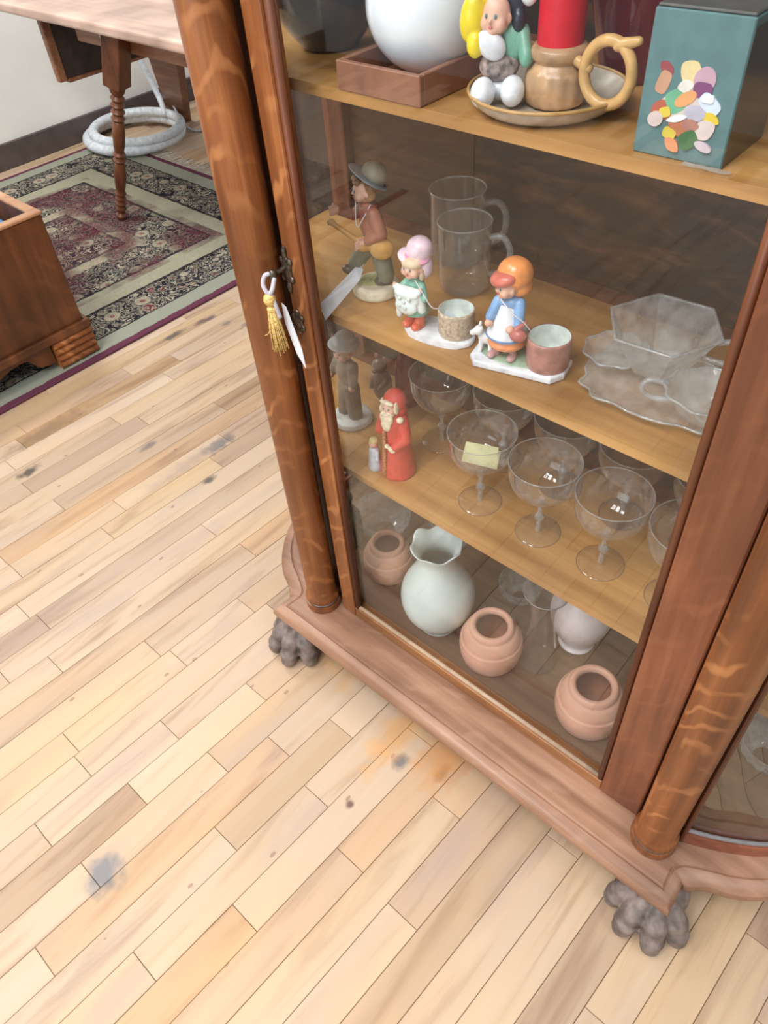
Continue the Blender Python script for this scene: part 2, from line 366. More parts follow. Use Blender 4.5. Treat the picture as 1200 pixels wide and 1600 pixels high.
def tubeo(name, pts, r, mat, parent=None, seg=8, closed=False, loc=None):
    bm = bmesh.new(); tube(bm, pts, r, seg, closed); return fin(name, bm, mat, parent, True, loc)
def prism(bm, outline, z0, z1):
    lo = [bm.verts.new((x, y, z0)) for x, y in outline]; hi = [bm.verts.new((x, y, z1)) for x, y in outline]
    n = len(outline)
    for k in range(n): bm.faces.new((lo[k], lo[(k + 1) % n], hi[(k + 1) % n], hi[k]))
    bm.faces.new(lo[::-1]); bm.faces.new(hi)
    return lo, hi
def prismo(name, outline, z0, z1, mat, parent=None, bev=0, seg=2, loc=None, smooth=False):
    bm = bmesh.new(); prism(bm, outline, z0, z1)
    if bev:
        es = [e for e in bm.edges if abs(e.verts[0].co.z - e.verts[1].co.z) < 1e-6]
        bmesh.ops.bevel(bm, geom=es, offset=bev, segments=seg, affect='EDGES', profile=.5)
    return fin(name, bm, mat, parent, loc=loc, sharp=40 if smooth else None)
def stack(bm, layers):
    """closed loops of equal count at given heights: [(outline, z)]"""
    rings = [[bm.verts.new((x, y, z)) for x, y in o] for o, z in layers]; n = len(rings[0])
    for a, b in zip(rings, rings[1:]):
        for k in range(n): bm.faces.new((a[k], a[(k + 1) % n], b[(k + 1) % n], b[k]))
    return rings
def blob(name, prims, mat, parent=None, vox=.0016, smooth_it=4, loc=None):
    """one continuous surface from ellipsoids ('s', centre, radii[, euler]) and tapered limbs ('c', p, q, r1, r2)"""
    bm = bmesh.new()
    for p in prims:
        if p[0] == 's':
            mt = Matrix.Translation(p[1]) @ (Matrix.Identity(4) if len(p) < 4 else __import__('mathutils').Euler(p[3]).to_matrix().to_4x4()) @ Matrix.Diagonal((*p[2], 1))
            bmesh.ops.create_icosphere(bm, subdivisions=3, radius=1, matrix=mt)
        elif p[0] == 'c':
            a, b = Vector(p[1]), Vector(p[2]); n = 6
            tube(bm, [a.lerp(b, k / n) for k in range(n + 1)], [p[3] + (p[4] - p[3]) * k / n for k in range(n + 1)], 12)
            bmesh.ops.create_icosphere(bm, subdivisions=2, radius=p[3], matrix=Matrix.Translation(a))
            bmesh.ops.create_icosphere(bm, subdivisions=2, radius=p[4], matrix=Matrix.Translation(b))
        elif p[0] == 'l':
            lathe(bm, p[2], 24, p[1], None, True)
    o = fin(name, bm, mat, parent, True, loc)
    m = o.modifiers.new('merge', 'REMESH'); m.mode = 'VOXEL'; m.voxel_size = vox; m.use_smooth_shade = True
    if smooth_it:
        s = o.modifiers.new('soften', 'SMOOTH'); s.iterations = smooth_it; s.factor = .5
    return o
def grid_surface(bm, rows):
    R_ = [[bm.verts.new(p) for p in r] for r in rows]
    for a, b in zip(R_, R_[1:]):
        for k in range(len(a) - 1): bm.faces.new((a[k], a[k + 1], b[k + 1], b[k]))
def ell(cx, cy, rx, ry, n=32, p=2.0, rot=0):
    out = []
    for k in range(n):
        t = 2 * PI * k / n; c, s = math.cos(t), math.sin(t)
        x = rx * math.copysign(abs(c) ** (2 / p), c); y = ry * math.copysign(abs(s) ** (2 / p), s)
        out.append((cx + x * math.cos(rot) - y * math.sin(rot), cy + x * math.sin(rot) + y * math.cos(rot)))
    return out

# ================================================================== FLOOR
floor = boxo('floor', (-4.2, -2.5, -.03), (3.2, 3.6, -.0035), M['dirt']); tag(floor, kind='structure')
floor['tint'] = (1.0, 1.0, 1.0)
PW = .0632
def rowx(k, y): return -.599 + PW * k + .03 * (y + .2)
joints = {-4: [.08, .18], -5: [-.078, .2], -3: [-.059, .2185], -2: [-.183, .316], 0: [-.079, .2945], -1: [.1357, .4205], 1: [.0737, .5055], 4: [.246], 3: [.4314],
          2: [.2537], -17: [.40, .93], -15: [.5, .845], -7: [.054, .313, .4987], -10: [.1307], -12: [.1735], -22: [.4642]}
joints[-4] = [.08, .3665]; joints[-5] = [-.078, .199]
tints = {(-4, -1): (.78, .74, .74), (-4, -9): (1, 1, 1), (-4, 0): (1, 1, 1), (4, 1): (.78, .72, .70), (-17, 1): (.74, .68, .67), (-15, 1): (.84, .80, .78), (-3, 2): (.80, .72, .68), (-22, 0): (.8, .72, .62), (-2, 2): (.88, .82, .8)}
def plank_bm(x0a, x0b, x1a, x1b, y0, y1, z):
    bm = bmesh.new(); g = .0004; b = .0007
    lo = [(x0a + g, y0 + g), (x1a - g, y0 + g), (x1b - g, y1 - g), (x0b + g, y1 - g)]
    hi = [(x0a + g + b, y0 + g + b), (x1a - g - b, y0 + g + b), (x1b - g - b, y1 - g - b), (x0b + g + b, y1 - g - b)]
    r = stack(bm, [(lo, -.0034), (lo, z - .0008), (hi, z)]); bm.faces.new(r[-1]); return bm
cnt = 0; rest = bmesh.new(); planks = []
for k in range(-54, 45):
    rnd = random.Random(k * 17 + 3)
    ends = [-2.4 + rnd.random() * .5]
    js = joints.get(k)
    if js:
        while ends[-1] < js[0] - .75: ends.append(ends[-1] + .35 + rnd.random() * .4)
        if ends[-1] > js[0] - .25: ends.pop()
        ends += js
    while ends[-1] < 3.4: ends.append(ends[-1] + .3 + rnd.random() * .75)
    base_i = ends.index(js[0]) if js else 0
    for i, (y0, y1) in enumerate(zip(ends, ends[1:])):
        xm = rowx(k + .5, (y0 + y1) / 2)
        if xm < -4.0 or xm > 3.0: continue
        tint = tints.get((k, i - base_i + (0 if js else 0))) if js else None
        if tint is None:
            v = rnd.random()
            tint = (1, 1, 1) if v < .80 else ((.88, .85, .84) if v < .93 else (.95, .86, .76))
        # seen by the photograph: in front of, under and left of the cabinet
        vis = (-2.2 < xm < .35 and y1 > -.5 + max(0, (xm + .7)) * .7 and y0 < (1.5 if xm < -.9 else .95) and y0 < -xm * .66 + 1.0) or (-3.9 < xm < -2.75 and y1 > 1.95 and y0 < 2.7)
        h = rnd.random() * .0006
        if vis and cnt < 296:
            bm = plank_bm(rowx(k, y0), rowx(k, y1), rowx(k + 1, y0), rowx(k + 1, y1), y0, y1, h)
            o = fin('plank', bm, M['plank'], floor); o['tint'] = tint; cnt += 1
        else:
            b2 = plank_bm(rowx(k, y0), rowx(k, y1), rowx(k + 1, y0), rowx(k + 1, y1), y0, y1, h)
            me = bpy.data.meshes.new('t'); b2.to_mesh(me); b2.free(); rest.from_mesh(me); bpy.data.meshes.remove(me)
o = fin('plank_field', rest, M['plank'], floor); o['tint'] = (1, 1, 1); tag(o, kind='stuff')
print('PLANKS', cnt)
# wall with dark baseboard on the far left
wl = boxo('wall_left', (-4.02, -2.5, 0), (-3.92, 3.6, 2.9), M['wall']); tag(wl, kind='structure')
bb = boxo('baseboard_left', (-3.92, -2.5, 0), (-3.902, 3.6, .112), M['baseboard'], bev=.003); tag(bb, kind='structure')

# ================================================================== CABINET
cab = thing('china_cabinet', 'golden oak china cabinet with round columns, glass door and claw feet', 'cabinet', (-.4125, .7, 0))
CX = -.4125
def P_(o):       # children are modelled in world coordinates, keep them there
    o.parent = cab; o.location = (-cab.location.x, -cab.location.y, -cab.location.z); return o
TOPZ = 1.66
# plan of one curved end (right side), mirrored for the left
side = sm([(-.024, .585), (.022, .606), (.080, .645), (.116, .70), (.136, .77), (.142, .85), (.142, .93)], 4)
def mir(pts): return [(2 * CX - x, y) for x, y in pts]
def offs(pts, d):
    out = []
    for i, p in enumerate(pts):
        a = Vector(pts[max(i - 1, 0)]); b = Vector(pts[min(i + 1, len(pts) - 1)]); t = (b - a).normalized()
        out.append((p[0] + t.y * d, p[1] - t.x * d))
    return out
# base outline with pointed corners under the columns and concave sweep to the curved ends
def base_outline(d):
    r = [(-.009 + d, .503 - d), (-.012 + d, .532 - d * .2), (-.003 + d * .9, .552 - d), (.030 + d * .5, .570 - d), (.068 + d * .6, .590 - d), (.106 + d * .8, .622 - d * .7), (.142 + d, .68 - d * .4), (.160 + d, .76), (.166 + d, .85), (.166 + d, .945)]
    q = sm(r[1:], 3); q = [r[0]] + q
    return q[::-1] + mir(q)
def loft_base(name, layers, mat):
    bm = bmesh.new(); rings = stack(bm, [(base_outline(d), z) for d, z in layers])
    bm.faces.new(rings[0][::-1]); bm.faces.new(rings[-1])
    return P_(fin(name, bm, mat, sharp=35))
loft_base('base_plinth', [(-.02, .075), (.004, .078), (.012, .088), (.016, .098), (.022, .106), (.026, .118), (.024, .129), (.017, .136), (.006, .1385), (.003, .1365), (0, .1400), (-.004, .1403)], M['base'])
loft_base('crown_board', [(.004, TOPZ), (.02, TOPZ + .01), (.03, TOPZ + .03), (.03, TOPZ + .04), (0, TOPZ + .045)], M['oak_x'])
# columns
for x in (-.77, -.053):
    pr = [(.0335, .1403), (.0345, .148), (.0335, .156), (.0275, .157), (.0275, .163), (.0325, .165), (.0335, .170), (.0315, .176), (.0285, .18), (.0290, .4), (.031, .9), (.0315, 1.4), (.0300, 1.5), (.034, 1.52), (.036, TOPZ)]
    c_ = P_(latheo('column', pr, M['oak'], None, 36, (x, .555, 0), close=True, sharp=50))
    bm = bmesh.new(); lathe(bm, [(.0283, .157), (.0312, .1575), (.0312, .1625), (.0283, .163)], 36, (x, .555, 0))
    rg = fin('column_ring', bm, C('pewter_grey', (128, 122, 116), .4, metallic=.5), c_, True)
# claw feet
def claw(x, y, dirang, spread):
    pr = [('s', (x, y + .010, .058), (.046, .044, .034))]
    for i in range(4):
        a = dirang + spread * (i - 1.5); dx, dy = math.cos(a), math.sin(a)
        L = 1.0 + (.12 if i in (1, 2) else 0)
        q = [(x + dx * t * L, y + dy * t * L, z) for t, z in ((.024, .072), (.046, .052), (.055, .032), (.060, .0175))]
        pr += [('c', q[0], q[1], .016, .0200), ('c', q[1], q[2], .0185, .0165), ('s', q[2], (.0195, .0195, .016)), ('c', q[2], q[3], .0165, .0165)]
    return P_(blob('claw_foot', pr, M['claw'], None, .0024, 1))
claw(-.812, .523, math.radians(-98), math.radians(40))
claw(-.012, .523, math.radians(-84), math.radians(40))
claw(-.93, .87, math.radians(180), math.radians(40)); claw(.12, .87, 0, math.radians(40))
# end panels: curved rails + curved glass, rear posts
for sgn in (0, 1):
    crv = side if not sgn else mir(side)
    o_ = offs(crv, .010 if not sgn else -.010); i_ = offs(crv, -.010 if not sgn else .010)
    for z0, z1, nm in ((.1403, .170, 'curved_rail'), (TOPZ - .08, TOPZ, 'curved_rail')):
        bm = bmesh.new(); prism(bm, o_ + i_[::-1], z0, z1); P_(fin(nm, bm, M['rail_red'], sharp=35))
    bm = bmesh.new()
    grid_surface(bm, [[(x, y, .168) for x, y in crv[:-1]], [(x, y, TOPZ - .078) for x, y in crv[:-1]]])
    P_(fin('curved_glass', bm, M['curved'], smooth=True))
    bm = bmesh.new(); ob = offs(crv, .013 if not sgn else -.013); tube(bm, [(x, y, .1735) for x, y in offs(crv, .004 if not sgn else -.004)], .0038, 6)
    P_(fin('glass_bead', bm, C('grey_bead', (120, 116, 116), .5), smooth=True))
    # rear post and front stile beside the column, its dark tone painting the gap's shade
    xs = .142 if not sgn else 2 * CX - .142
    s = 1 if not sgn else -1
    P_(boxo('rear_post', (min(xs - .03 * s, xs + .014 * s), .895, .1403), (max(xs - .03 * s, xs + .014 * s), .94, TOPZ), M['oak_red_shaded'], bev=.002))
    xf = -.024 if not sgn else 2 * CX + .024
    P_(boxo('corner_stile', (min(xf - .080 * s, xf + .006 * s), .5935, .1403), (max(xf - .080 * s, xf + .006 * s), .612, TOPZ), M['bead'], bev=.002))
    P_(boxo('corner_bead', (min(xf + .001 * s, xf + .008 * s), .575, .1403), (max(xf + .001 * s, xf + .008 * s), .5932, TOPZ), M['bead'], bev=.002))
# inside floor board, back panel split at a painted reflection edge and the shelves
def interior(yf):
    c = [p for p in offs(side, -.012)]
    c = [(x, y) for x, y in c if y <= .9 and y > yf]
    q = [(-.03, yf)] + c + [(c[-1][0], .866)] if False else [(-.035, yf)] + c
    q = [(x, min(y, .868)) for x, y in q]
    return q + mir(q)[::-1]
def ccw(pts): return pts
def clean(pts):
    out = []
    for p in pts:
        if not out or (Vector(p) - Vector(out[-1])).length > 1e-4: out.append(p)
    return out
P_(prismo('bottom_board', clean(interior(.588)), .1403, .150, M['floorin'], None, 0))
for z in (.467, .767, 1.064):
    P_(prismo('shelf', clean(interior(.622)), z, z + .0125, M['shelf'], None, .003, 2))
P_(boxo('back_board', (-.686, .915, .1403), (.17, .93, TOPZ), M['back'])); P_(boxo('back_board', (-.985, .915, .1403), (-.688, .93, TOPZ), M['back_reflect']))
for z in (.467, .767, 1.064):
    P_(boxo('shelf_cleat', (-.94, .872, z - .004), (.12, .9145, z + .006), M['oak_red_shaded'], bev=.002))
# ---- door
P_(boxo('door_stile', (-.727, .567, .1415), (-.694, .592, 1.60), M['oak'], bev=.003, seg=2))
P_(boxo('door_stile', (-.153, .567, .1415), (-.087, .592, 1.60), M['oak_red_shaded'], bev=.003, seg=2))  # darker tone paints the shade on the right stile
P_(boxo('door_rail', (-.694, .568, .1415), (-.153, .592, .168), M['oak_x'], bev=.002))
P_(boxo('door_rail', (-.694, .568, 1.53), (-.153, .592, 1.60), M['oak_x'], bev=.002))
def bead(a, b, name, mat, r=.0055):
    P_(tubeo(name, [a, b], r, mat, None, 10))
bead((-.6885, .574, .168), (-.6885, .574, 1.53), 'door_bead', M['bead']); bead((-.1585, .574, .168), (-.1585, .574, 1.53), 'door_bead', M['bead'])
bead((-.690, .574, .1705), (-.157, .574, .1705), 'door_bead', C('worn_pale_bead', (176, 150, 124), .5), .004)
P_(boxo('pane', (-.6925, .5795, .168), (-.1545, .5815, 1.535), M['pane']))
# lock: ornate escutcheon above, drop plate below
def ornament(x, z, h, name):
    pr = [('s', (x, .566, z), (.009, .0035, h * .32)), ('s', (x, .566, z + h * .38), (.0045, .003, h * .16)), ('s', (x, .566, z - h * .38), (.0045, .003, h * .16)),
          ('s', (x - .007, .566, z + h * .2), (.005, .003, .005)), ('s', (x + .007, .566, z + h * .2), (.005, .003, .005)), ('s', (x - .007, .566, z - h * .2), (.005, .003, .005)), ('s', (x + .007, .566, z - h * .2), (.005, .003, .005))]
    return P_(blob(name, pr, M['brass'], None, .0011, 1))
ornament(-.722, .868, .062, 'lock_escutcheon'); ornament(-.716, .793, .036, 'keyhole_plate')
P_(blob('handle_drop', [('c', (-.722, .562, .872), (-.724, .543, .870), .0035, .003), ('s', (-.724, .543, .870), (.006, .0055, .008))], M['brass'], None, .0011, 1))

# ---- tassel with ribbon and price tag hung on the key
ts = thing('key_tassel', 'gold key tassel with lilac ribbon and white card hanging at the cabinet lock', 'tassel', (-.724, .536, .86))
tx, ty = 0.0, 0.0
tubeo('ribbon', sm([(0, .008, .012), (-.004, -.002, .012), (-.006, -.006, .0), (-.001, -.004, -.012), (.006, -.002, -.004), (.004, .006, .008)], 5), .0030, M['ribbon'], ts, 8)
tubeo('ribbon', sm([(0, -.002, -.008), (.006, -.002, -.025), (.009, 0, -.045)], 5), .0028, M['ribbon'], ts, 8)
blob('tassel_head', [('s', (-.001, -.004, -.020), (.0085, .0085, .0095)), ('s', (0, -.004, -.033), (.0070, .0070, .005))], M['gold'], ts, .0011, 1)
bm = bmesh.new()
for k in range(70):
    a = random.random() * 2 * PI; q = random.random() ** .5
    x0, y0 = .0055 * q * math.cos(a), .0055 * q * math.sin(a); x1, y1 = x0 * 2.0, y0 * 2.0
    L = .050 + random.random() * .010
    tube(bm, [(x0, y0 - .004, -.034), (x1 * .8 + .0015, y1 * .8 - .004, -.034 - L * .5), (x1 + .004, y1 - .004, -.034 - L)], .0009, 5)
tag(fin('tassel_threads', bm, M['gold'], ts, True), kind='stuff')
for q, (a, b) in enumerate((((-.006, -.006, -.06), (-.024, -.006, -.082)), ((-.004, -.006, -.08), (-.010, -.006, -.102)), ((.0, -.006, -.08), (.0, -.004, -.106)), ((-.008, -.004, -.05), (-.012, -.006, -.066)))):
    m_ = [a[i] * .5 + b[i] * .5 for i in range(3)]; m_[2] -= .004
    tubeo('loose_thread', sm([a, tuple(m_), b], 5), .0009, M['gold'], ts, 5)
bm = bmesh.new()
ot = [(.004, -.030), (.012, -.034), (.030, -.092), (.032, -.122), (.018, -.104), (.004, -.06)]
f1 = [bm.verts.new((x, .010, z)) for x, z in ot]; f2 = [bm.verts.new((x, .0108, z)) for x, z in ot]
bm.faces.new(f1); bm.faces.new(f2[::-1])
for k in range(6): bm.faces.new((f1[k], f1[(k + 1) % 6], f2[(k + 1) % 6], f2[k]))
fin('price_card', bm, M['paper'], ts)

# ================================================================== GLASSWARE
ZF, S3, S2, S1 = .1502, .4797, .7797, 1.0767
coupe = thing('coupe_glass', 'second from left of the front coupe glasses, empty, with etched bands', 'coupe glass', (-.392, .700, S3), 0, 'stemmed coupe glasses on the third shelf')
bowlp = sm([(.004, .070), (.014, .073), (.032, .083), (.045, .099), (.0505, .118), (.0515, .142)], 5)
latheo('bowl', bowlp, M['coupe'], coupe, 40)
latheo('rim', [(.0512, .1415), (.0522, .1420), (.0522, .1430), (.0512, .1432), (.0506, .1425), (.0512, .1415)], M['rim'], coupe, 40)
latheo('stem', [(.0045, .003), (.0035, .012), (.0035, .022), (.0075, .030), (.0075, .035), (.0035, .041), (.0032, .050), (.0065, .056), (.0065, .061), (.0040, .066), (.0055, .0705)], M['rim'], coupe, 8, sharp=20)
latheo('foot', [(.0045, .0035), (.018, .0022), (.034, .0012), (.0345, .0004)], M['crystal'], coupe, 36)
latheo('foot_rim', [(.0335, .0003), (.0347, .0003), (.0347, .0014), (.0338, .0017)], M['crystal'], coupe, 40)
def another(proto, loc, rz=0, label=None, sc=1, group=None):
    c = copy_tree(proto); c.location = loc; c.rotation_euler = (0, 0, rz); c.scale = (sc, sc, sc)
    if label: c['label'] = label
    if group: c['group'] = group
    return c
c1 = another(coupe, (-.500, .698, S3), .3, 'coupe glass holding a folded yellow paper note, third shelf')
another(coupe, (-.286, .703, S3), .2, 'third from left of the front coupe glasses, beside the half-hidden one')
another(coupe, (-.180, .708, S3), .1, 'coupe glass at the right end, half hidden by the dark right door stile')
another(coupe, (-.640, .775, S3), .5, 'coupe glass in the rear row directly behind the red santa figurine')
another(coupe, (-.530, .800, S3), .7, 'rear coupe glass standing behind the one with the yellow note')
another(coupe, (-.420, .805, S3), .7, 'rear coupe glass behind the second front coupe from the left')
another(coupe, (-.312, .808, S3), .7, 'rear coupe glass behind the third front coupe from the left')
another(coupe, (-.200, .816, S3), .7, 'rear coupe glass furthest right, behind the half-hidden front one')
nt = thing('paper_note', 'folded pale yellow paper note lying inside the leftmost front coupe glass', 'note', (-.500, .698, S3 + .092), .5)
bm = bmesh.new(); box(bm, (-.027, -.018, 0), (.027, .018, .0008))
o = fin('note_sheet', bm, M['yellowpaper'], nt); o.rotation_euler = (math.radians(8), math.radians(10), 0); o.location = (0, -.004, .006)
bm = bmesh.new(); box(bm, (-.025, -.016, 0), (.025, .016, .0008)); o = fin('note_flap', bm, M['yellowpaper'], nt); o.rotation_euler = (math.radians(18), math.radians(12), .12); o.location = (0, -.002, .009)

# peach shades, milk glass
def shade(loc, label, sc=1.0):
    t = thing('lamp_shade', label, 'lamp shade', loc, 0, 'peach satin glass shades on the cabinet floor'); t.scale = (sc,) * 3
    latheo('shade_body', sm([(.038, .0), (.044, .003), (.050, .014), (.0535, .032), (.0545, .046), (.0530, .058), (.0525, .0600)], 3) + sm([(.0500, .0615), (.0485, .070), (.0440, .080), (.0405, .084)], 3) + sm([(.0385, .0850), (.0375, .092), (.0345, .0965), (.0295, .0965), (.0268, .093), (.0262, .088)], 3), M['peach'], t, 48)
    latheo('shade_lining', [(.0258, .089), (.036, .07), (.046, .05), (.044, .02), (.036, .003), (.001, .002)], M['peach_in'], t, 32)
    return t
shade((-.713, .690, ZF), 'peach glass lamp shade in the left corner beside the milk glass vase', .93)
shade((-.434, .655, ZF), 'peach glass lamp shade right of the milk glass vase, middle of the three', 1.04)
shade((-.236, .662, ZF), 'peach glass lamp shade nearest the dark right stile', 1.06)
vs = thing('milk_glass_vase', 'pale blue-white milk glass vase with ruffled rim on the cabinet floor', 'vase', (-.556, .655, ZF))
def ruf(i, t, r, z):
    k = max(0, (z - .19) / .03); return r * (1 + .045 * k * math.cos(6 * t)), z + .0045 * k * math.cos(6 * t + .6)
pv = sm([(.034, 0), (.038, .004), (.038, .010), (.048, .026), (.062, .052), (.0680, .082), (.064, .112), (.050, .142), (.036, .168), (.0305, .188), (.034, .206), (.045, .222)], 4)
latheo('vase_body', pv + [(.0435, .2225)] + [(r - .003, z) for r, z in pv[::-1] if z > .06], M['milk'], vs, 60, wob=ruf)
v2 = thing('white_glass_vase', 'rounded rosy-white glass vase seen through a clear one, cabinet floor', 'vase', (-.332, .782, ZF)); v2.scale = (1.1, 1.1, 1.15)
p2 = sm([(.026, 0), (.030, .004), (.026, .012), (.040, .04), (.0500, .075), (.046, .105), (.030, .130), (.022, .145), (.028, .160)], 4)
latheo('vase_body', p2 + [(r - .003, z) for r, z in p2[::-1] if z > .05], M['pinkwhite'], v2, 44)
v3 = thing('clear_glass_vase', 'tall clear glass vase between middle and right peach shades', 'vase', (-.364, .704, ZF))
p3 = sm([(.030, 0), (.034, .004), (.032, .02), (.026, .07), (.022, .12), (.026, .16), (.038, .20)], 4)
latheo('vase_body', p3, M['crystal'], v3, 40); latheo('vase_rim', [(.0375, .1995), (.039, .200), (.0385, .2015), (.0375, .201), (.0375, .1995)], M['rim'], v3, 40)
latheo('vase_foot', [(.001, .004), (.031, .004)], M['crystal'], v3, 40)
def clearbowl(loc, label, r=.05, h=.05):
    t = thing('glass_bowl', label, 'bowl', loc); pb = sm([(.018 / .05 * r, 0), (.03 / .05 * r, h * .1), (.045 / .05 * r, h * .5), (r, h)], 4)
    latheo('bowl_body', pb, M['pressed'], t, 32, wob=lambda i, t_, rr, z: (rr * (1 + .03 * math.cos(16 * t_)), z))
    latheo('bowl_rim', [(r, h - .001), (r * 1.02, h), (r, h + .001), (r * .985, h), (r, h - .001)], M['rim'], t, 32); return t
clearbowl((-.80, .77, ZF), 'clear cut glass bowl at the back left of the cabinet floor', .06, .055)
clearbowl((-.66, .82, ZF), 'small clear glass bowl behind the milk glass vase', .045, .05)
clearbowl((-.47, .80, ZF), 'small clear glass bowl at the back between vase and middle peach shade', .042, .05)
clearbowl((.02, .78, ZF), 'clear cut glass bowl inside the curved right end of the cabinet', .05, .06)
gb = thing('green_glass_jar', 'dark green glass jar behind the left peach shade', 'jar', (-.835, .70, ZF))
latheo('jar_body', sm([(.026, 0), (.030, .01), (.030, .07), (.022, .09), (.014, .10), (.015, .12)], 4), C('green_jar_glass', (84, 96, 72), .2), gb, 28, close=True)
latheo('jar_stopper', sm([(.014, .1195), (.018, .128), (.012, .140), (.002, .144)], 3), C('green_jar_stopper', (96, 106, 84), .2), gb, 20)

# clear mugs behind the girls on shelf two
def mug(loc, rz, label, sc=1.0):
    t = thing('glass_mug', label, 'mug', loc, rz, 'clear glass mugs on the second shelf'); t.scale = (sc,) * 3
    pm = [(.001, .003), (.034, .003), (.037, .008), (.0395, .02), (.040, .105), (.0405, .108)]
    latheo('mug_body', pm, M['mug'], t, 36, wob=lambda i, t_, rr, z: (rr * (1 + .012 * math.cos(18 * t_)) if .015 < z < .09 else rr, z))
    latheo('mug_rim', [(.0395, .1075), (.0415, .108), (.0405, .110), (.0395, .109), (.0395, .1075)], M['rim'], t, 36)
    tubeo('mug_handle', sm([(.039, 0, .088), (.058, 0, .090), (.070, 0, .070), (.064, 0, .040), (.040, 0, .028)], 5), .0048, M['rim'], t, 10)
mug((-.603, .785, S2), .35, 'clear glass mug with handle behind the pink-bonnet girl', .92)
mug((-.662, .845, S2), .5, 'clear glass mug partly behind the other mug, back of second shelf', 1.0)
# snack set: scalloped trays, hexagonal bowl, dish with handle
def scal(rx, ry, n, amp, cx=0, cy=0, p=3.2, N_=72):
    out = []
    for k, (x, y) in enumerate(ell(cx, cy, rx, ry, N_, p)):
        s = 1 + amp * math.cos(n * 2 * PI * k / N_); out.append((cx + (x - cx) * s, cy + (y - cy) * s))
    return out
tr = thing('glass_tray', 'scalloped clear glass tray lowest in the stack at shelf right', 'tray', (-.262, .728, S2), math.radians(6), 'clear pressed glass dishes at the right of the second shelf')
bm = bmesh.new(); rr = stack(bm, [(scal(.070, .045, 1, 0), .002), (scal(.078, .052, 12, .01), .003), (scal(.088, .060, 12, .03), .010), (scal(.094, .066, 12, .04), .013)]); bm.faces.new(rr[0])
fin('tray_body', bm, M['pressed'], tr, True); tubeo('tray_rim', [(x, y, .013) for x, y in scal(.094, .066, 12, .04)], .0016, M['rim'], tr, 6, True)
tr2 = thing('glass_saucer', 'small round scalloped glass saucer left of the glass tray', 'saucer', (-.338, .742, S2 + .0152), 0, 'clear pressed glass dishes at the right of the second shelf')
bm = bmesh.new(); rr = stack(bm, [(scal(.022, .022, 1, 0, p=2), .002), (scal(.030, .030, 8, .02, p=2), .004), (scal(.038, .038, 8, .05, p=2), .010)]); bm.faces.new(rr[0])
fin('saucer_body', bm, M['pressed'], tr2, True); tubeo('saucer_rim', [(x, y, .010) for x, y in scal(.038, .038, 8, .05, p=2)], .0014, M['rim'], tr2, 6, True)
hb = thing('hexagonal_bowl', 'six-sided clear glass bowl standing on the glass tray', 'bowl', (-.288, .748, S2 + .0150), math.radians(4), 'clear pressed glass dishes at the right of the second shelf')
def hexo(r, ry=1.0, n=6, sub=6):
    v = [(r * math.cos(2 * PI * k / n), r * ry * math.sin(2 * PI * k / n)) for k in range(n)]; out = []
    for k in range(n):
        a, b = v[k], v[(k + 1) % n]
        out += [(a[0] + (b[0] - a[0]) * j / sub, a[1] + (b[1] - a[1]) * j / sub) for j in range(sub)]
    return out
bm = bmesh.new(); rr = stack(bm, [(hexo(.026), 0), (hexo(.030), .003), (hexo(.044), .025), (hexo(.058), .050), (hexo(.066), .060)]); bm.faces.new(rr[0])
fin('bowl_body', bm, M['pressed'], hb, sharp=25); tubeo('bowl_rim', [(x, y, .060) for x, y in hexo(.066)], .0018, M['rim'], hb, 6, True)
tubeo('bowl_handle', sm([(.058, .010, .050), (.080, .014, .056), (.090, .012, .044), (.080, .008, .030), (.048, .008, .028)], 5), .0035, M['rim'], hb, 8)
ds = thing('glass_dish', 'oval clear glass dish with a looped handle at the shelf edge', 'dish', (-.196, .700, S2 + .0150), math.radians(14), 'clear pressed glass dishes at the right of the second shelf')
bm = bmesh.new(); rr = stack(bm, [(scal(.026, .020, 1, 0, p=2), 0), (scal(.040, .030, 10, .01, p=2), .008), (scal(.050, .038, 10, .03, p=2), .028), (scal(.056, .044, 10, .04, p=2), .034)]); bm.faces.new(rr[0])
fin('dish_body', bm, M['pressed'], ds, True); tubeo('dish_rim', [(x, y, .034) for x, y in scal(.056, .044, 10, .04, p=2)], .0016, M['rim'], ds, 6, True)
tubeo('dish_handle', sm([(-.052, 0, .032), (-.072, -.004, .034), (-.078, -.006, .022), (-.066, -.004, .012), (-.044, 0, .012)], 5), .0032, M['rim'], ds, 8)

# ================================================================== FIGURINES
skin = C('painted_skin', (222, 176, 152), .4, var=.03)
def face(t, c, r, yaw, eyec=(70, 60, 60), name=None, s=1.0):
    """head with nose, ears, eyes and mouth on a figurine; yaw 0 looks to -y"""
    mt = Matrix.Translation(c) @ Matrix.Rotation(yaw, 4, 'Z')
    P = lambda x, y, z: tuple(mt @ Vector((x * r, y * r, z * r)))
    rot = (0, 0, yaw)
    blob('head', [('s', c, (r * .95, r * .95, r), rot), ('s', P(0, -.98, -.12), (r * .13, r * .16, r * .14), rot), ('s', P(.5, -.5, -.3), (r * .42,) * 3), ('s', P(-.5, -.5, -.3), (r * .42,) * 3),
                  ('s', P(0, -.62, -.62), (r * .36, r * .3, r * .28), rot), ('s', P(.96, 0, -.1), (r * .14, r * .2, r * .25), rot), ('s', P(-.96, 0, -.1), (r * .14, r * .2, r * .25), rot)], skin, t, r * .09, 2)
    ey = C('painted_eye', eyec, .3)
    for s_ in (-1, 1): blob('eye', [('s', P(.33 * s_, -.90, .10), (r * .10, r * .07, r * .13), rot)], ey, t, r * .03, 0)
    blob('mouth', [('s', P(0, -.93, -.42), (r * .17, r * .07, r * .06), rot)], C('painted_lips', (196, 96, 92), .3), t, r * .03, 0)

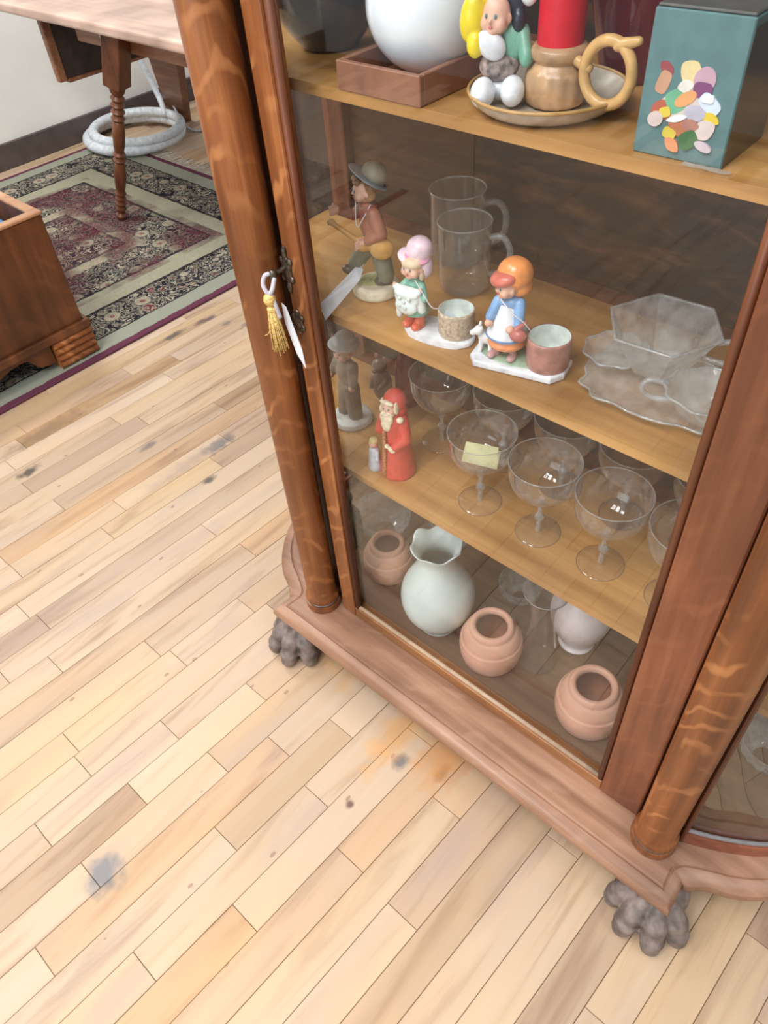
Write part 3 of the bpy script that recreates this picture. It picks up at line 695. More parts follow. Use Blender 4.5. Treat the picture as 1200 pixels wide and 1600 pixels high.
# --- pink bonnet girl with basket candle cup
g1 = thing('girl_figurine', 'porcelain girl in pink bonnet and white apron with woven basket cup', 'figurine', (-.555, .670, S2), math.radians(9))
prismo('base', ell(0, 0, .051, .026, 40, 2.4), 0, .009, C('glossy_white', (228, 232, 238), .2), g1, .003, 3, smooth=True)
for x_, y_ in ((-.0425, -.004), (-.0275, -.006)): blob('boot', [('c', (x_, y_, .010), (x_ + .001, y_ + .002, .028), .0080, .0062), ('s', (x_, y_ - .007, .0125), (.0068, .009, .005))], C('red_boots', (206, 92, 66), .3), g1, .0012, 2)
blob('dress', [('l', (-.035, 0, 0), [(.017, .026), (.0185, .030), (.015, .045), (.011, .060), (.012, .070), (.007, .078)]), ('c', (-.025, -.002, .068), (-.014, -.012, .056), .006, .005), ('c', (-.045, -.002, .068), (-.052, -.014, .060), .006, .005)], C('mint_dress', (126, 186, 166), .3), g1, .0012, 2)
blob('apron', [('s', (-.038, -.0165, .054), (.0185, .0060, .0150)), ('s', (-.038, -.019, .043), (.0165, .0070, .0120)), ('c', (-.056, -.014, .065), (-.020, -.016, .065), .0045, .0045), ('s', (-.038, -.018, .060), (.0180, .0060, .0080)), ('c', (-.054, -.010, .062), (-.057, -.006, .020), .0045, .0050), ('c', (-.022, -.012, .062), (-.020, -.010, .038), .0045, .0065)], C('white_apron', (222, 232, 230), .25), g1, .0011, 2)
blob('flowers', [('s', (-.045, -.0232, .055), (.0030, .002, .0028)), ('s', (-.038, -.0245, .051), (.0030, .002, .0028)), ('s', (-.031, -.0238, .056), (.0030, .002, .0028)), ('s', (-.036, -.0262, .044), (.0035, .0015, .0025)), ('s', (-.044, -.0255, .046), (.0028, .0015, .0025))], C('pale_rose_paint', (210, 218, 214), .3), g1, .0009, 1)
for x_ in (-.057, -.019): blob('hand', [('s', (x_, -.014, .067), (.0034, .0034, .0034))], skin, g1, .0008, 1)
face(g1, (-.034, -.004, .092), .0145, math.radians(-8), (84, 130, 140))
blob('hair', [('s', (-.034, -.006, .099), (.0150, .0130, .0085)), ('s', (-.022, -.004, .084), (.004, .005, .009)), ('s', (-.047, -.003, .088), (.004, .006, .008))], C('blond_hair', (222, 198, 168), .4), g1, .001, 2)
blob('bonnet', [('s', (-.030, .006, .112), (.0175, .0165, .0165)), ('s', (-.038, -.002, .1045), (.0185, .0150, .0050), (.3, .2, 0)), ('s', (-.024, .005, .092), (.012, .012, .018))], C('pink_white_bonnet', (226, 202, 214), .25), g1, .0012, 2)
blob('bonnet_band', [('s', (-.031, .001, .1060), (.0180, .0165, .0035), (.25, .25, 0))], C('rose_ribbon', (216, 150, 176), .3), g1, .001, 1)
def cup(t, c, r, h, mat, ribs, label=None):
    pr = [(r * .92, .0085), (r * .98, .012)]
    if ribs:
        n = 9
        for k in range(n): z = .013 + (h - .018) * k / n; pr += [(r * .985, z), (r * 1.02, z + (h - .018) / n * .5)]
    else: pr += [(r * .99, .02), (r, h * .5), (r * 1.01, h - .006)]
    pr += [(r * 1.02, h - .003), (r * 1.0, h), (r * .94, h)]
    o_ = latheo('cup', pr, mat, t, 40, (c[0], c[1], 0))
    latheo('cup_lining', [(r * .95, h), (r * .92, h - .005), (r * .88, .016), (.001, .014)], C('cup_white_inside', (214, 224, 218), .25), t, 36, (c[0], c[1], 0))
cup(g1, (.024, .003), .0235, .045, C('tan_basket_weave', (186, 168, 146), .45, var=.2, scale=200, bump=.6), True)
tubeo('price_string', sm([(-.026, -.014, .080), (-.010, -.022, .070), (.002, -.020, .052), (.008, -.006, .046)], 5), .0007, M['string'], g1, 5)
bm = bmesh.new(); box(bm, (-.001, -.012, .030), (.014, -.0112, .046)); o = fin('price_tag', bm, M['paperblue'], g1); o.rotation_euler = (0, .5, .3); o.location = (-.012, .004, .0)

# --- orange bonnet girl with lamb and rose cup
g2 = thing('girl_figurine', 'porcelain girl in orange bonnet with blue shawl, lamb and rose-brown cup', 'figurine', (-.434, .680, S2), math.radians(14))
oc = [(-.060, -.016), (-.050, -.030), (.050, -.030), (.062, -.014), (.062, .018), (.048, .030), (-.048, .030), (-.060, .018)]
prismo('base', oc, 0, .010, C('glossy_white', (228, 232, 238), .2), g2, .003, 3)
blob('grass', [('s', (0, 0, .009), (.054, .025, .005))], C('moss_green_glaze', (138, 160, 138), .35, var=.15), g2, .0016, 2)
X = -.018
for x_, d_x in ((-.010, -.004), (.012, 0)): blob('shoe', [('c', (X + x_, -.009, .014), (X + x_ * .8, -.005, .030), .005, .0045), ('s', (X + x_ + d_x, -.015, .015), (.0058, .008, .004))], C('mauve_shoes', (190, 150, 148), .3), g2, .0011, 2)
blob('underskirt', [('l', (X, 0, 0), [(.023, .026), (.025, .031), (.022, .038)])], C('orange_skirt', (232, 150, 100), .3), g2, .0013, 2)
blob('apron', [('l', (X, 0, 0), [(.0215, .036), (.0265, .040), (.0235, .050), (.0185, .062), (.0135, .078), (.010, .088)])], C('glossy_white', (228, 232, 238), .2), g2, .0013, 2)
latheo('apron_stripe', [(.0262, .0400), (.0274, .0415), (.0262, .0430)], C('blue_stripe', (104, 140, 184), .3), g2, 36, (X, 0, 0))
blob('shawl', [('s', (X + .002, .0, .084), (.0155, .0125, .0095)), ('c', (X + .014, -.002, .084), (X + .018, -.012, .062), .0075, .0065), ('c', (X - .011, -.004, .084), (X - .018, -.014, .066), .0075, .006)], C('sky_blue_shawl', (126, 168, 214), .3), g2, .0012, 2)
for q_ in ((X + .010, -.020, .058), (X - .018, -.018, .060)): blob('hand', [('s', q_, (.0052, .0055, .005))], skin, g2, .001, 1)
blob('rose_basket', [('s', (X + .020, -.019, .052), (.011, .008, .008)), ('c', (X + .018, -.020, .060), (X + .026, -.012, .066), .004, .003)], C('rose_basket_glaze', (178, 104, 96), .3), g2, .0011, 2)
face(g2, (X - .001, -.005, .104), .0135, math.radians(-42), (90, 100, 120))
blob('hair', [('s', (X + .004, .000, .105), (.0125, .0115, .0120))], C('tan_hair', (206, 158, 112), .4), g2, .0011, 2)
blob('bonnet', [('s', (X + .004, .004, .118), (.0215, .0195, .0195)), ('s', (X + .010, .006, .104), (.0150, .0140, .0150))], C('orange_bonnet', (232, 148, 84), .22), g2, .0013, 2)
blob('bonnet_brim', [('s', (X - .0050, -.0045, .1150), (.0200, .0178, .0100), (.20, -.25, -.75))], C('coral_brim', (208, 112, 98), .25), g2, .0012, 2)
blob('lamb', [('s', (-.043, -.004, .030), (.012, .008, .009)), ('s', (-.052, -.010, .041), (.0065, .0065, .0065)), ('s', (-.058, -.014, .039), (.004, .004, .004)), ('s', (-.052, -.004, .047), (.002, .003, .004)), ('s', (-.047, -.013, .046), (.002, .003, .004)),
              ('c', (-.050, -.009, .012), (-.049, -.007, .026), .003, .0035), ('c', (-.036, -.009, .012), (-.037, -.007, .026), .003, .0035), ('c', (-.050, .003, .012), (-.049, .001, .026), .003, .0035), ('c', (-.036, .003, .012), (-.037, .001, .026), .003, .0035)], C('lamb_white', (222, 224, 222), .3), g2, .0011, 1)
cup(g2, (.036, -.002), .0265, .050, C('rose_brown_bark', (172, 122, 112), .35, var=.1, scale=90, bump=.3), False)
tubeo('price_string', sm([(X - .006, -.014, .092), (X + .012, -.022, .082), (X + .026, -.018, .070), (X + .032, -.012, .058)], 5), .0008, M['string'], g2, 5)

# --- boy with banjo (faces the left of the photograph)
by = thing('boy_figurine', 'ceramic boy in grey straw hat and rose jacket playing a banjo', 'figurine', (-.700, .705, S2), math.radians(-42))
blob('base', [('l', (0, 0, 0), [(.033, 0), (.035, .004), (.033, .013), (.027, .017)])], C('cream_base', (222, 212, 186), .35), by, .0018, 2)
blob('grass', [('s', (-.004, -.008, .0145), (.020, .018, .006))], C('olive_grass', (168, 172, 116), .4, var=.2), by, .0015, 2)
for q_ in (('s', (.012, .010, .023), (.0085, .014, .0075)), ('s', (-.010, -.033, .032), (.0085, .015, .0075), (-.35, 0, 0))): blob('shoe', [q_], C('dark_brown_shoes', (84, 74, 66), .3), by, .0013, 1)
blob('trousers', [('c', (.012, .014, .030), (.008, .006, .078), .0125, .0140), ('c', (-.010, -.026, .042), (-.005, .000, .078), .0115, .0140), ('s', (.002, .003, .080), (.018, .015, .013))], C('grey_green_trousers', (120, 126, 108), .45), by, .0015, 2)
blob('jacket', [('s', (.002, 0, .104), (.0195, .0165, .026)), ('s', (.002, -.002, .122), (.0190, .0140, .013)), ('c', (.018, .002, .122), (.027, .010, .098), .0095, .0090), ('c', (.027, .010, .098), (.022, -.010, .088), .0090, .0065),
                ('c', (-.014, -.004, .122), (-.018, -.022, .108), .0090, .0075), ('c', (-.018, -.022, .108), (-.008, -.042, .120), .0075, .0058)], C('rose_jacket', (168, 108, 88), .45), by, .0014, 2)
blob('collar', [('s', (.001, -.005, .131), (.0120, .0110, .005))], C('red_collar', (176, 92, 70), .45), by, .0012, 1)
blob('hand', [('s', (-.004, -.046, .124), (.0055, .0055, .0065)), ('c', (-.003, -.046, .128), (.002, -.049, .134), .0022, .0018)] + [('c', (.000, -.049, .120 + .0032 * k), (.003, -.054, .121 + .0034 * k), .0021, .0016) for k in range(4)], skin, by, .0008, 1)
blob('hand', [('s', (.022, -.014, .087), (.0050, .006, .0055)), ('c', (.023, -.014, .091), (.026, -.019, .094), .0019, .0016)] + [('c', (.023, -.018, .090 - .003 * k), (.025, -.025, .088 - .003 * k), .0019, .0016) for k in range(4)], skin, by, .0008, 1)
blob('banjo', [('s', (.025, .010, .076), (.0065, .0175, .0155), (-.3, 0, 0)), ('s', (.020, -.014, .083), (.0055, .0120, .0110), (-.4, 0, 0)), ('c', (.020, -.018, .086), (.006, -.050, .108), .0045, .0034), ('s', (.004, -.054, .111), (.0035, .0065, .0050), (-.4, 0, 0))], C('honey_banjo', (212, 162, 92), .35), by, .0012, 2)
HC = (.001, -.006, .148)
face(by, HC, .0160, math.radians(8), (76, 84, 96))
blob('hair', [('s', (.002, .003, .153), (.0165, .0145, .0125)), ('s', (-.006, -.016, .161), (.008, .006, .0045)), ('s', (.006, -.015, .161), (.007, .006, .0045)), ('s', (.014, .000, .146), (.004, .008, .010)), ('s', (-.014, -.002, .150), (.003, .007, .009))], C('brown_hair', (150, 108, 74), .5, var=.2, scale=200), by, .0013, 2)
blob('hat', [('s', (.001, .009, .166), (.0185, .0180, .0160), (-.55, 0, 0))], C('grey_felt_hat', (142, 138, 122), .6), by, .0014, 2)
blob('hat_brim', [('s', (.001, .000, .1640), (.0270, .0300, .0030), (-.62, 0, 0))], C('blue_grey_brim', (142, 150, 156), .55), by, .0011, 1)
tubeo('price_string', sm([(-.004, -.018, .134), (.010, -.021, .118), (.016, -.020, .106), (.020, -.012, .118), (.016, .000, .134)], 5), .0008, M['string'], by, 5)
# its card lies over the shelf edge on a loop of string
tg = thing('price_card', 'long pale blue price card leaning from boy figurine to shelf edge', 'price tag', (-.712, .655, S2 + .001))
bm = bmesh.new()
cp = [Vector((-.0075, -.046, .0155)), Vector((.0085, -.052, .0005)), Vector((.010, .020, .030)), Vector((.002, .036, .036)), Vector((-.006, .030, .040))]
a_ = [bm.verts.new(p) for p in cp]; b_ = [bm.verts.new(p + Vector((0, .0003, .0007))) for p in cp]
bm.faces.new(a_); bm.faces.new(b_[::-1])
for k in range(5): bm.faces.new((a_[k], a_[(k + 1) % 5], b_[(k + 1) % 5], b_[k]))
fin('card', bm, M['paperblue'], tg)
tubeo('string', sm([(.000, .034, .037), (-.006, .040, .055), (-.010, .036, .070)], 4), .0007, M['string'], tg, 5); tubeo('string', sm([(.000, .034, .037), (.002, .042, .050), (-.006, .040, .070)], 4), .0007, M['string'], tg, 5)

# --- second boy on the shelf below, half behind the stile
b2 = thing('boy_figurine', 'ceramic figure in pale hat half hidden behind left stile, third shelf', 'figurine', (-.805, .722, S3), math.radians(-10))
blob('base', [('l', (0, 0, 0), [(.036, 0), (.038, .004), (.036, .012), (.028, .015)])], C('white_base', (206, 206, 200), .3), b2, .002, 2)
blob('trousers', [('c', (.012, 0, .016), (.009, 0, .075), .013, .0145), ('c', (-.014, -.004, .016), (-.008, 0, .075), .013, .0145), ('s', (.002, 0, .078), (.021, .016, .014))], C('taupe_trousers', (128, 116, 98), .5), b2, .0018, 2)
blob('jacket', [('s', (.001, 0, .105), (.022, .017, .028)), ('c', (.020, 0, .125), (.028, -.008, .095), .010, .008), ('c', (-.018, 0, .125), (-.024, -.014, .100), .010, .008)], C('grey_brown_jacket', (142, 126, 108), .5), b2, .0018, 2)
for q_ in ((.028, -.012, .090), (-.022, -.020, .097)): blob('hand', [('s', q_, (.006, .006, .006))], skin, b2, .0012, 1)
face(b2, (.002, -.002, .148), .0165, 0)
blob('hat', [('s', (.002, .002, .170), (.019, .018, .014)), ('s', (.002, 0, .163), (.030, .028, .003))], C('pale_grey_hat', (190, 190, 188), .5), b2, .0014, 2)

# --- red santa with child
sn = thing('santa_figurine', 'red robed santa figurine with white beard and small child on third shelf', 'figurine', (-.650, .672, S3), math.radians(5))
red = C('coral_red_robe', (210, 76, 64), .55, var=.06)
blob('robe', [('l', (0, 0, 0), [(.029, 0), (.030, .006), (.027, .030), (.023, .060), (.021, .085), (.022, .105), (.020, .118), (.012, .128)]), ('c', (.017, -.002, .112), (.026, -.008, .085), .010, .0095), ('c', (.026, -.008, .085), (.014, -.022, .072), .0095, .007), ('c', (-.017, -.004, .112), (-.024, -.010, .085), .0095, .0085)], red, sn, .0016, 2)
blob('hood', [('s', (.001, .002, .146), (.0185, .0175, .0200)), ('s', (.003, .004, .128), (.016, .014, .014))], red, sn, .0014, 2)
face(sn, (-.001, -.009, .141), .0135, math.radians(6), (70, 60, 56))
cr = C('cream_beard', (236, 220, 190), .6, var=.1, scale=150)
blob('beard', [('s', (-.001, -.0195, .124), (.0125, .0065, .015)), ('s', (-.001, -.0220, .112), (.009, .005, .013)), ('s', (-.001, -.0235, .1335), (.008, .003, .0028)), ('s', (.007, -.014, .134), (.004, .006, .008)), ('s', (-.014, -.012, .134), (.004, .006, .008))], cr, sn, .0011, 1)
blob('fur_trim', [('s', (-.001, -.0165, .1515), (.0130, .0050, .0036)), ('s', (-.013, -.011, .142), (.0025, .0050, .012)), ('s', (.0125, -.010, .142), (.0030, .0060, .012)), ('s', (.018, -.010, .121), (.006, .006, .005))], cr, sn, .0011, 1)
blob('coat_braid', [('c', (-.004, -.0245, .098), (-.006, -.0295, .010), .0030, .0036)], C('tan_braid', (176, 120, 78), .6, var=.3, scale=300), sn, .001, 0)
blob('mitten', [('s', (.010, -.027, .069), (.0075, .004, .0045), (0, .5, 0)), ('s', (.002, -.028, .074), (.004, .004, .004))], cr, sn, .001, 1)
blob('child_robe', [('l', (-.036, -.016, 0), [(.0115, 0), (.0120, .004), (.0095, .03), (.0085, .042), (.004, .048)]), ('c', (-.028, -.018, .038), (-.024, -.024, .028), .0035, .003)], C('pale_blue_robe', (196, 206, 216), .5), sn, .0012, 2)
blob('child_head', [('s', (-.036, -.017, .054), (.0075, .0075, .008)), ('s', (-.036, -.0245, .053), (.0012, .0015, .0012))], skin, sn, .0009, 1)
blob('child_hair', [('s', (-.036, -.015, .059), (.0080, .0080, .006))], C('straw_hair', (206, 190, 128), .5), sn, .0009, 1)
# dark red glass behind santa + small ornament head
rv = thing('red_glass_bottle', 'dark red slim glass bottle in shadow behind the santa figurine', 'bottle', (-.760, .825, S3))
latheo('bottle_body', sm([(.020, 0), (.0225, .006), (.022, .06), (.0185, .09), (.0105, .105), (.0095, .130), (.0120, .140)], 4), C('dark_red_glass', (122, 40, 30), .25), rv, 28, close=True)
latheo('bottle_rim', [(.0118, .1395), (.0135, .141), (.0135, .145), (.0100, .1455)], C('dark_red_lip', (140, 60, 46), .25), rv, 24)
og = thing('mouse_ornament', 'tiny grey-brown animal ornament with round ears behind santa', 'ornament', (-.800, .800, S3))
blob('ornament_body', [('s', (0, 0, .034), (.020, .018, .034)), ('s', (0, -.004, .078), (.014, .013, .013)), ('s', (0, -.017, .074), (.006, .006, .005)), ('c', (-.016, -.006, .05), (-.010, -.02, .036), .005, .004), ('c', (.016, -.006, .05), (.010, -.02, .036), .005, .004)], C('grey_brown_glaze', (130, 108, 88), .3, var=.2), og, .0015, 2)
for s_ in (-1, 1): blob('ear', [('s', (.010 * s_, .002, .091), (.006, .003, .006))], C('ear_rose', (170, 126, 108), .3), og, .001, 1)

# ================================================================== TOP SHELF THINGS (S1)
bx = thing('wooden_tray', 'shallow brown wooden box under the white glass globe', 'tray', (-.592, .690, S1), 0)
W, D, H = .058, .070, .029
for nm, lo, hi in (('tray_side', (-W, -D, 0), (W, -D + .007, H)), ('tray_side', (-W, D - .007, 0), (W, D, H)), ('tray_side', (-W, -D + .0071, 0), (-W + .007, D - .0071, H)), ('tray_side', (W - .007, -D + .0071, 0), (W, D - .0071, H)), ('tray_bottom', (-W + .0071, -D + .0071, 0), (W - .0071, D - .0071, .005))):
    boxo(nm, lo, hi, C('brown_tray_wood', (142, 98, 76), .5, var=.1, scale=30), bx, bev=.001)
gl = thing('glass_globe', 'large glossy white milk glass globe sitting in the wooden box', 'globe', (-.588, .700, S1 + .0052)); gl.scale = (.97, .97, .97)
latheo('globe_body', [(.001, .0002)] + [(.0665 * math.sin(a_), .0665 * (1 - math.cos(a_))) for a_ in [.30 + (2.66 - .30) * k / 30 for k in range(31)]] + [(.0312, .142)], M['frost'], gl, 56)
latheo('globe_collar', [(.0312, .1415), (.0330, .143), (.0315, .1455), (.0285, .144), (.0290, .130)], M['frost'], gl, 40)
# chamberstick
ch = thing('chamberstick', 'brown stoneware candle holder with dished saucer and ring handle', 'candle holder', (-.422, .690, S1))
gz = C('tan_stoneware_glaze', (176, 140, 104), .28, var=.16, scale=50)
latheo('saucer', sm([(.001, .004), (.030, .003), (.055, .0035), (.066, .010), (.0745, .0170), (.0765, .0165), (.068, .0060), (.055, -.0), (.030, .0), (.001, .0)], 3), C('grey_cream_glaze', (196, 184, 168), .25, var=.08), ch, 60, (-.010, 0, 0))
tubeo('saucer_rim', [(-.010 + .0758 * math.cos(t), .0758 * math.sin(t), .0172) for t in [2 * PI * k / 60 for k in range(60)]], .0018, C('gold_brown_rim', (186, 148, 92), .3), ch, 8, True)
latheo('socket', sm([(.022, .004), (.0275, .008), (.0295, .020), (.0285, .032), (.0235, .040), (.0230, .042), (.0265, .046), (.0270, .052), (.0225, .056), (.0195, .055)], 4), gz, ch, 64,
       wob=lambda i, t, r, z: (r * (1 + (.045 * abs(math.cos(7 * t)) if z < .036 else 0)), z))
tubeo('ring_handle', [(.0585 + .0235 * math.cos(t), -.012, .041 + .0260 * math.sin(t)) for t in [2 * PI * k / 32 for k in range(32)]], .0052, C('honey_handle_glaze', (206, 164, 104), .28, var=.1), ch, 12, True)
blob('thumb_rest', [('c', (.066, -.012, .064), (.084, -.012, .069), .0058, .0040), ('c', (.024, -.008, .046), (.038, -.011, .042), .005, .005)], C('honey_handle_glaze', (0, 0, 0)), ch, .0013, 1)
cn = thing('candle', 'thick bright red candle standing in the stoneware holder', 'candle', (-.422, .690, S1 + .0445))
latheo('candle_body', [(.0195, 0), (.0212, .014), (.0215, .13), (.0205, .135), (.012, .136), (.001, .134)], C('red_wax', (206, 18, 42), .4, var=.04), cn, 40)
tubeo('wick', [(0, 0, .134), (.001, 0, .146)], .001, C('wick', (60, 50, 46), .8), cn, 6)
# dark red vase behind
dv = thing('dark_red_vase', 'dark red glossy glass vase behind the candle on the top shelf', 'vase', (-.405, .808, S1))
latheo('vase_body', sm([(.030, 0), (.034, .004), (.040, .03), (.052, .08), (.055, .11), (.046, .14), (.026, .165), (.023, .18), (.034, .20)], 4), C('ruby_glass', (96, 16, 30), .12, coat=.5), dv, 44)
# clown
cl = thing('clown_figurine', 'ceramic clown with yellow hat and big white shoes left of candle', 'figurine', (-.473, .664, S1 + .0045), math.radians(30)); cl.scale = (.92, .86, 1.12)
blob('shoes', [('s', (-.012, -.024, .0125), (.013, .020, .012)), ('s', (.018, -.018, .0125), (.013, .020, .012)), ('s', (.004, .0, .010), (.018, .012, .009))], C('glossy_white', (0, 0, 0)), cl, .0015, 2)
blob('trousers', [('s', (.002, .0, .028), (.021, .016, .012))], C('grey_brown_stripes', (138, 122, 116), .4, var=.5, scale=120), cl, .0014, 2)
blob('coat', [('s', (.014, .004, .046), (.018, .014, .017)), ('c', (.024, 0, .052), (.030, -.014, .036), .008, .007)], C('sea_green_coat', (118, 172, 148), .35, var=.1), cl, .0014, 2)
blob('ruff', [('s', (-.006, -.012, .046), (.016, .010, .011), (0, .4, 0))], C('glossy_white', (0, 0, 0)), cl, .0013, 2)
face(cl, (-.002, -.006, .066), .0150, math.radians(-20), (40, 44, 60))
blob('yellow_hat', [('s', (-.026, -.004, .064), (.0130, .0120, .0190), (0, .2, 0)), ('s', (-.016, .004, .078), (.012, .010, .0085)), ('s', (-.022, -.012, .046), (.009, .008, .010))], C('lemon_yellow', (228, 206, 40), .28, var=.06), cl, .0013, 2)
blob('black_hair', [('s', (.018, .002, .078), (.011, .010, .015), (0, .5, 0)), ('s', (.020, -.004, .062), (.007, .008, .009)), ('s', (.009, .004, .092), (.006, .006, .010))], C('blue_black_glaze', (38, 42, 58), .3), cl, .0012, 2)
blob('white_plume', [('c', (.020, -.004, .104), (.029, -.006, .080), .0075, .0085)], C('glossy_white', (0, 0, 0)), cl, .0012, 2)
blob('pink_cap', [('c', (-.002, -.002, .104), (-.006, -.004, .086), .0055, .0075)], C('pale_pink_glaze', (228, 190, 190), .3), cl, .0012, 2)

sb = thing('smoked_glass_bowl', 'dark smoked glass bowl left of the white globe on the top shelf', 'bowl', (-.775, .735, S1))
sb.scale = (1.08, 1.08, 1.15)
latheo('bowl_body', sm([(.001, .003), (.030, .002), (.036, .006), (.056, .030), (.066, .062), (.069, .094), (.071, .098), (.066, .094), (.062, .062), (.050, .030), (.026, .010), (.001, .008)], 4), C('smoked_glass', (62, 64, 66), .12, coat=.6), sb, 48)
# green printed gift box in cellophane
gbx = thing('gift_box', 'teal gift box with a printed toy picture at the shelf front right', 'box', (-.307, .634, S1), math.radians(1))
teal = C('teal_card', (92, 126, 128), .35, var=.05, coat=.3)
boxo('carton', (0, 0, 0), (.0780, .082, .106), teal, gbx, bev=.001)
boxo('lid', (.0012, .0012, .1061), (.0768, .0808, .1085), C('dark_grey_card', (92, 92, 88), .4), gbx, bev=.001)
boxo('side_panel', (.0781, .0012, .001), (.0786, .0808, .0995), C('dark_side_card', (66, 68, 62), .3, coat=.4), gbx)
def patch(x, z, rx, rz, col, k, rot=0, p=2.2):
    bm = bmesh.new(); o_ = ell(0, 0, rx, rz, 18, p, rot); d = -.0003 - .00009 * k
    a = [bm.verts.new((x + u, d, z + v)) for u, v in o_]; b = [bm.verts.new((x + u, .0001, z + v)) for u, v in o_]
    bm.faces.new(a)
    for i in range(18): bm.faces.new((a[i], a[(i + 1) % 18], b[(i + 1) % 18], b[i]))
    me = bpy.data.meshes.new('printed_patch'); bmesh.ops.recalc_face_normals(bm, faces=bm.faces); bm.to_mesh(me); bm.free()
    link('printed_patch', me, C('print_%d_%d_%d' % col, col, .4, var=.05), gbx)
art = [(.022, .066, .007, .0045, (150, 70, 74)), (.021, .056, .0055, .009, (196, 150, 122)), (.040, .040, .024, .018, (206, 192, 182)), (.024, .036, .010, .008, (176, 92, 70)), (.030, .044, .008, .009, (110, 176, 140)), (.038, .066, .010, .009, (224, 206, 152)),
       (.050, .062, .009, .010, (196, 160, 176)), (.050, .055, .008, .006, (128, 72, 116)), (.036, .056, .007, .005, (226, 224, 216)), (.038, .047, .010, .005, (222, 160, 104)), (.058, .046, .010, .006, (206, 220, 236)), (.061, .036, .008, .0048, (222, 196, 60)),
       (.048, .038, .009, .006, (186, 184, 200)), (.027, .035, .005, .004, (222, 200, 70)), (.058, .027, .010, .008, (214, 200, 194)), (.036, .026, .010, .006, (190, 120, 86)), (.030, .020, .006, .0045, (216, 196, 80)), (.046, .029, .008, .005, (176, 124, 112)),
       (.020, .029, .007, .006, (212, 196, 190)), (.047, .018, .008, .007, (70, 116, 74)), (.034, .012, .008, .005, (220, 150, 108)), (.060, .015, .008, .0035, (206, 192, 200)), (.056, .050, .005, .003, (240, 240, 240)), (.034, .032, .009, .0026, (236, 236, 236))]
for k, (x, z, rx, rz, c) in enumerate(art): patch(x - .004 if x < .03 else x, z, rx * .96, rz * .96, c, k, (k % 5 - 2) * .3, (2.0, 3.4, 1.5)[k % 3])
og2 = thing('orange_tag', 'small orange oval sticker tag lying on top of the teal gift box', 'tag', (-.262, .700, S1 + .1088), .2)
prismo('tag_disc', ell(0, 0, .014, .008, 24), 0, .001, C('orange_card', (236, 110, 76), .5), og2)
tp = thing('clear_tape', 'crumpled strip of clear tape on shelf edge before gift box', 'tape', (-.238, .6285, S1 + .0004), math.radians(2))
bm = bmesh.new()
grid_surface(bm, [[(-.020 + .005 * i, -.0035 + .0035 * j, .0008 + .0012 * random.random()) for i in range(9)] for j in range(3)])
fin('tape_strip', bm, thin_glass('tape_film', (.9, .92, .94), 1.5, 2.0, .3, .4, (.85, .88, .92), .1), tp)

# ================================================================== BACKGROUND
rg = thing('rug', 'patterned maroon, navy and cream woven rug with maroon binding by wall', 'rug', (-2.95, .7, 0))
o = boxo('rug_pile', (-3.80, -1.2, .0015), (-2.112, 1.985, .009), M['rug'], bev=.002); o.parent = rg; o.location = (2.95, -.7, 0)
o['tint'] = (1, 1, 1)
bm = bmesh.new()
for k in range(150):
    x = -3.79 + 1.67 * k / 149
    tube(bm, [(x, 1.985, .005), (x + random.uniform(-.006, .006), 2.02, .004), (x + random.uniform(-.015, .015), 2.055 + random.random() * .02, .003)], .0022, 4)
o = fin('fringe', bm, M['fringe'], rg); o.location = (2.95, -.7, 0); tag(o, kind='stuff')

# library table with splayed turned leg
tb = thing('side_table', 'brown wooden table with moulded top and turned leg standing on rug', 'table', (-2.4, 1.7, 0))
def PT(o): o.parent = tb; o.location = (-tb.location.x, -tb.location.y, 0); return o
PT(boxo('tabletop', (-3.42, 1.475, .708), (-1.78, 2.12, .745), M['tablet'], bev=.010, seg=3))
PT(boxo('apron', (-3.05, 1.60, .62), (-1.95, 1.62, .7079), M['tablew']))
PT(boxo('apron', (-3.05, 2.0, .62), (-1.95, 2.02, .7079), M['tablew']))
# open cubby hanging under the left end
ax = -3.18
PT(boxo('cubby_side', (ax - .03, 1.54, .472), (ax, 1.575, .7079), M['tablew'], bev=.004))
PT(boxo('cubby_back', (ax - .02, 1.5755, .478), (ax - .008, 1.96, .7079), M['darkwood']))
PT(boxo('cubby_floor', (ax - .03, 1.5755, .464), (ax + .004, 1.96, .477), M['tablew'], bev=.003))
PT(boxo('cubby_side', (ax - .03, 1.9605, .472), (ax, 1.99, .7079), M['tablew'], bev=.004))
def turned_leg(p0, p1, name='leg'):
    L = (Vector(p1) - Vector(p0)).length
    pr = [(.014, 0), (.021, .008), (.022, .02), (.014, .03)]
    for k in range(4): z = .04 + .022 * k; pr += [(.017, z), (.022, z + .010), (.017, z + .02)]
    pr += [(.020, .14), (.024, .20), (.020, .235)]
    for k in range(2): z = .245 + .022 * k; pr += [(.018, z), (.025, z + .010), (.018, z + .02)]
    pr += [(.021, .31), (.024, .36), (.022, .40)]
    for k in range(4): z = .405 + .024 * k; pr += [(.018, z), (.027, z + .011), (.018, z + .022)]
    pr += [(.026, .51), (.032, .53)]
    s = L / .72; pr = [(r, z * s) for r, z in pr]
    bm = bmesh.new(); lathe(bm, pr, 20, close=True); box(bm, (-.036, -.036, .53 * s), (.036, .036, L), .003)
    o = fin(name, bm, M['tablel'], sharp=40)
    q = (Vector(p1) - Vector(p0)).to_track_quat('Z', 'Y'); o.rotation_mode = 'QUATERNION'; o.rotation_quaternion = q
    o.parent = tb; o.location = Vector(p0) - tb.location; return o
turned_leg((-2.935, 1.485, .0095), (-2.705, 1.565, .706)); turned_leg((-1.95, 1.6, .0), (-2.02, 1.6, .706)); turned_leg((-1.95, 2.05, 0), (-2.02, 2.03, .706))
